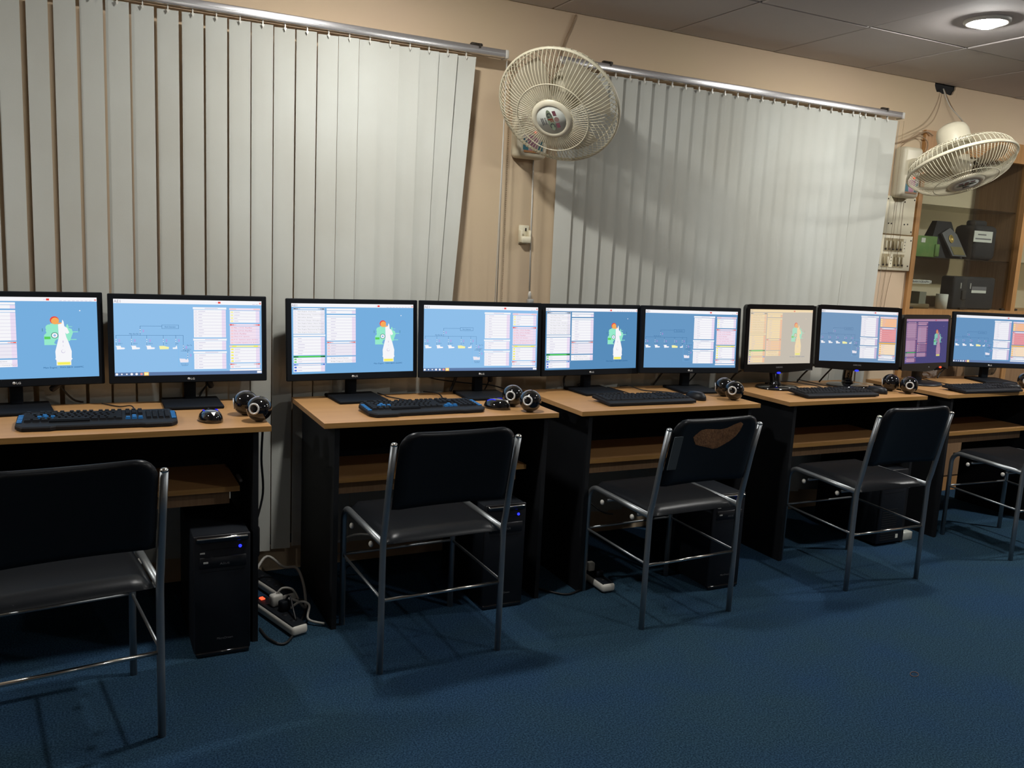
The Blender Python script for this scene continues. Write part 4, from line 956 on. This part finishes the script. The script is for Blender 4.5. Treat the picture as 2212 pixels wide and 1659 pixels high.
t = thing('barograph', 'brass and glass instrument with printed label on the lower shelf', 'instrument', (4.545, 3.70, Z1))
BRS = mat('dull_brass', (.22, .16, .07), .5, .3)
MB().rbox((-.135, -.08, 0), (.125, .08, .028), mat('wood_dark', (.16, .12, .06), .6), .004, 1).build('plinth', t); MB().rbox((-.12, -.08, .150), (.122, .08, .172), WHTGREY, .006, 2).build('lid', t)
m = MB(); m.box((-.06, -.0815, .150), (.10, -.0805, .173), PAPER); text(m, 'BAROGRAPH', -.052, .092, .155, .168, -.082, INK, True); m.build('paper_label', t)
m = MB(); m.lathe([(.035, .028), (.035, .15)], BRS, 20, T(-.03, 0, 0)); m.lathe([(.02, .172), (.026, .30)], mat('pale_tube', (.40, .36, .26), .6), 18, T(-.02, .02, 0)); m.build('drum', t)
MB().box((-.11, -.05, .028), (-.075, .05, .15), SCREW).build('frame', t); MB().box((.05, -.06, .028), (.11, .05, .10), mat('grey_green', (.20, .21, .16), .6)).build('mechanism', t)
t = thing('white_cup', 'plain white cylinder standing between the barograph and black case', 'cup', (4.800, 3.64, Z1)); m = MB(); m.lathe([(.034, 0), (.036, .09), (.034, .0905)], PAPER, 24); m.build('body', t)
t, M_ = box_thing('instrument_case', 'black hard case with latches and small label on the lower shelf', 'case', (4.845, 3.60, Z1), (5.24, 3.70, Z1+.205), NYLON, .015)
m = MB(); m.box((5.01, 3.5965, Z1+.105), (5.15, 3.599, Z1+.122), PAPER, M_); m.box((5.01, 3.5965, Z1+.124), (5.15, 3.599, Z1+.145), LOGODIM, M_); m.build('paper_label', t)
for x in (4.90, 4.99): MB().box((x, 3.594, Z1+.13), (x+.007, 3.60, Z1+.165), WHTGREY, M_).build('latch', t)
MB().rbox((4.92, 3.588, Z1+.06), (4.96, 3.602, Z1+.12), NYLON, .006, 2, M_).build('pouch', t)

# ------------------------------------------------------------------ odds and ends
# mains strips and cables between the two left desks
def strip(label, x, y, rz, led):
    t = thing('power_strip', label, 'power strip', (x, y, 0), rz)
    MB().rbox((-.032, -.16, .004), (.032, .16, .040), WHT, .012, 3).build('housing', t); MB().rbox((-.027, -.152, .036), (.027, .152, .0425), BLKMAT, .004, 2).build('socket_plate', t)
    for k in range(4):
        m = MB(); m.lathe([(.012, .0425), (.012, .0432)], BLKLAM, 14, T(0, -.11+k*.06, 0)); m.build('socket', t)
    if led: MB().rbox((-.009, .115, .041), (.009, .138, .048), LEDR, .003, 1).build('lit_switch', t)
    return t
strip('white power strip with lit red switch on the carpet between the left desks', .625, 3.055, rad(17), True)
strip('white power strip lying further back under the left blind', .650, 3.345, rad(17), False)
t = thing('mains_plug', 'white mains plug in the lit power strip', 'plug', (.625, 3.10, .043), rad(17))
m = MB(); m.rbox((-.022, -.018, 0), (.022, .018, .045), WHT, .008, 2); m.tube(smooth_path([(.0, .0, .04), (.02, -.01, .065), (.05, -.03, .06), (.07, -.04, .02)], 5), .0045, GREYC, 8); m.build('plug_body', t)
t = thing('mains_plug', 'black mains plug in the lit power strip', 'plug', (.645, 3.045, .043), rad(17)); m = MB(); m.rbox((-.02, -.017, 0), (.02, .017, .04), BLKMAT, .008, 2); m.tube(smooth_path([(0, 0, .035), (.01, -.02, .06), (.0, -.06, .03), (-.01, -.10, .0)], 5), .004, CABLE, 8); m.build('plug_body', t)
tube_cable('mains_cable', [(.545, 3.24, .03), (.58, 3.30, .09), (.64, 3.36, .14), (.70, 3.33, .10), (.745, 3.30, .10), (.76, 3.24, .05), (.735, 3.10, .02), (.70, 3.07, .06), (.66, 3.09, .07)], .0055, GREYC, 'thick pale grey mains cable looping over the power strips', 'cable')
tube_cable('mains_cable', [(.665, 3.04, .05), (.70, 3.03, .075), (.73, 3.02, .06), (.72, 2.99, .02), (.77, 2.95, .012)], .0045, GREYC, 'short pale grey cable beside the lit power strip', 'cable')
tube_cable('mains_cable', [(.545, 3.20, .012), (.60, 3.16, .010), (.72, 3.20, .012), (.745, 3.12, .012), (.62, 2.865, .006), (.565, 2.90, .006), (.548, 3.0, .006)], .0045, CABLE, 'black cable curled on the carpet round the power strips', 'cable')
tube_cable('monitor_cable', [(.553, 2.99, ZD-.03), (.560, 3.05, .62), (.575, 3.10, .48), (.548, 3.10, .36)], .004, CABLE, 'black cable hanging down beside the left-most desk', 'cable')
o = MB(); o.rbox((.532, 3.085, .24), (.564, 3.115, .36), CABLE, .012, 3); tag(o.build('cable_connector'), 'black connector at the end of the cable beside the left-most desk', 'connector')
o = MB(); o.box((-.38, 3.520, .13), (4.30, 3.536, .165), CABLE); tag(o.build('cable_trunking'), 'black cable duct running along the wall foot behind the desks', 'cable duct')
tube_cable('mains_cable', [(.82, 3.30, .15), (.95, 3.2, .25), (1.10, 3.20, .22), (1.20, 3.22, .25), (1.28, 3.28, .26)], .0045, GREYC, 'pale cable drooping under the second desk', 'cable')
tube_cable('mains_cable', [(.82, 3.34, .12), (1.0, 3.28, .15), (1.15, 3.22, .17), (1.30, 3.25, .18)], .004, GREYC, 'lower pale cable under the second desk', 'cable')
tube_cable('mains_cable', [(1.665, 3.05, .006), (1.69, 2.98, .006), (1.76, 2.90, .006), (1.84, 2.92, .006)], .004, CABLE, 'black cable lying on the carpet between second and middle desk', 'cable')
strip('power strip with white plugs under the middle desk', 1.945, 3.02, rad(0), False)
for k, y_ in enumerate((2.93, 3.0, 3.07, 3.13)):
    o = MB(); o.rbox((1.929, y_, .0435), (1.961, y_+.03, .07+.012*(k % 2)), WHT if k % 2 else BLKMAT, .006, 2)
    tag(o.build('mains_plug'), ['black plug nearest the chair', 'white plug, second from the chair', 'black plug, third from the chair', 'white plug furthest from the chair'][k]+' in the strip under the middle desk', 'plug')
for k, (pts, lb) in enumerate([([(1.93, 3.3, .35), (1.95, 3.2, .26), (2.0, 3.1, .18), (2.06, 3.2, .14)], 'thin black cable dangling under the middle desk, left one'), ([(2.0, 3.34, .40), (2.04, 3.25, .30), (2.10, 3.2, .24), (2.2, 3.25, .20)], 'thin black cable dangling under the middle desk, right one'),
        ([(3.03, 3.3, .42), (3.05, 3.2, .3), (3.10, 3.14, .2), (3.2, 3.2, .16)], 'thin black cable dangling under the glossy-monitor desk')]):
    tube_cable('monitor_cable', pts, .0035, CABLE, lb, 'cable')
# video cables behind the monitors
for pts, r, lb in [([(-.085, 3.405, .86), (-.06, 3.42, .82), (-.03, 3.43, .785), (.0, 3.425, .776)], .0035, 'black video cable with thick plug beside the first monitor base'),
                   ([(.43, 3.415, .88), (.43, 3.425, .84), (.405, 3.43, .80), (.395, 3.42, .776)], .0035, 'black video cable behind the left-most switchboard monitor'),
                   ([(1.27, 3.40, .86), (1.36, 3.43, .83), (1.50, 3.43, .81), (1.62, 3.40, .80), (1.70, 3.34, .775)], .003, 'black cable sagging behind the second switchboard monitor'),
                   ([(1.46, 3.41, .87), (1.445, 3.42, .82), (1.43, 3.425, .775)], .006, 'thick black cable left of the second switchboard monitor neck'),
                   ([(1.60, 3.38, .88), (1.60, 3.40, .82), (1.585, 3.41, .776)], .003, 'black video cable with ferrite right of the second switchboard monitor neck'),
                   ([(2.02, 3.41, .86), (2.0, 3.43, .82), (2.0, 3.42, .776)], .005, 'black cable bowing left of the middle engine monitor neck'),
                   ([(2.10, 3.40, .80), (2.07, 3.42, .79), (2.06, 3.40, .776)], .003, 'short black cable at the middle engine monitor neck'),
                   ([(2.55, 3.38, .88), (2.535, 3.41, .83), (2.50, 3.42, .776)], .0045, 'black cable left of the middle switchboard monitor neck'),
                   ([(2.72, 3.35, .87), (2.70, 3.37, .82), (2.66, 3.38, .776)], .0035, 'black cable right of the middle switchboard monitor neck'),
                   ([(3.02, 3.33, .87), (2.98, 3.38, .83), (2.95, 3.40, .776)], .0045, 'black cable left of the beige glossy monitor'),
                   ([(3.44, 3.31, .88), (3.42, 3.36, .82), (3.40, 3.38, .776)], .0045, 'black cable between the two glossy monitors'),
                   ([(3.56, 3.28, .88), (3.55, 3.33, .82), (3.54, 3.36, .776)], .0045, 'black cable left of the second glossy monitor neck'),
                   ([(4.60, 3.36, .87), (4.52, 3.37, .81), (4.48, 3.36, .776)], .0035, 'black cable left of the right-most monitor neck')]:
    tube_cable('monitor_cable', pts, r, CABLE, lb, 'cable')
for p, lb, a in [((-.085, 3.40, .842), 'thick black video plug hanging under the left edge monitor', .9), ((.432, 3.41, .842), 'black ferrite bead under the left-most switchboard monitor', -.35), ((1.60, 3.385, .842), 'black ferrite bead under the second switchboard monitor', 0.)]:
    o = MB(); o.rbox((-.011, -.011, -.024), (.011, .011, .024), CABLE, .009, 3, Matrix.Translation(p) @ RY(a)); tag(o.build('cable_bead'), lb, 'connector')
# paper and crumpled bag behind the right-most monitor
o = MB(); o.prism([(0, 0), (.125, .004), (.085, .16), (.0, .17)], 0, .003, PAPER, T(4.83, 3.44, ZD) @ RZ(-.3) @ RX(rad(-8))); tag(o.build('paper_sheet'), 'white paper card propped behind the right-most monitor neck', 'paper')
def crumple(name, label, cat, c, r, m, seed, sc):
    rn = random.Random(seed); mb = MB(); mb.sphere((0, 0, 0), r, m, 18, 12, sc=sc)
    mb.v = [(x*(1+rn.uniform(-.18, .18)), y*(1+rn.uniform(-.18, .18)), max(-r*sc[2]*.9, z*(1+rn.uniform(-.15, .15)))) for x, y, z in mb.v]; mb.sm = [False]*len(mb.sm)
    o = mb.build(name); o.location = (c[0], c[1], c[2]+r*sc[2]*.9); return tag(o, label, cat)
crumple('plastic_bag', 'crumpled clear plastic bag at the cabinet foot behind the right-most desk', 'plastic bag', (5.06, 3.44, ZD-.0), .07, PLASTIC, 3, (.9, .5, 1.5))
crumple('cloth_bundle', 'crumpled pale wrapping behind the purple-tinted monitor', 'wrapping', (4.45, 3.40, ZD), .06, mat('wrap', (.22, .19, .17), .7), 5, (1.3, .4, .8))
# small things on the floor
o = MB(); o.torus(.016, .0012, mat('rubber_band', (.16, .09, .07), .7), 28, 5, T(2.58, 1.877, .0015) @ RZ(.4) @ Matrix.Diagonal((1.25, .8, 1, 1))); tag(o.build('rubber_band'), 'thin brown rubber band lying on the open carpet', 'rubber band')
o = MB(); o.rbox((3.80, 2.93, 0), (3.87, 2.97, .045), PAPER, .006, 2); tag(o.build('small_adapter'), 'small white adapter on the carpet beside the stickered tower', 'adapter')
o = MB(); o.rbox((.480, 3.02, .548), (.492, 3.10, .560), LOGODIM, .004, 2); tag(o.build('marker_pen'), 'small grey pen on the shelf of the left-most desk', 'pen')
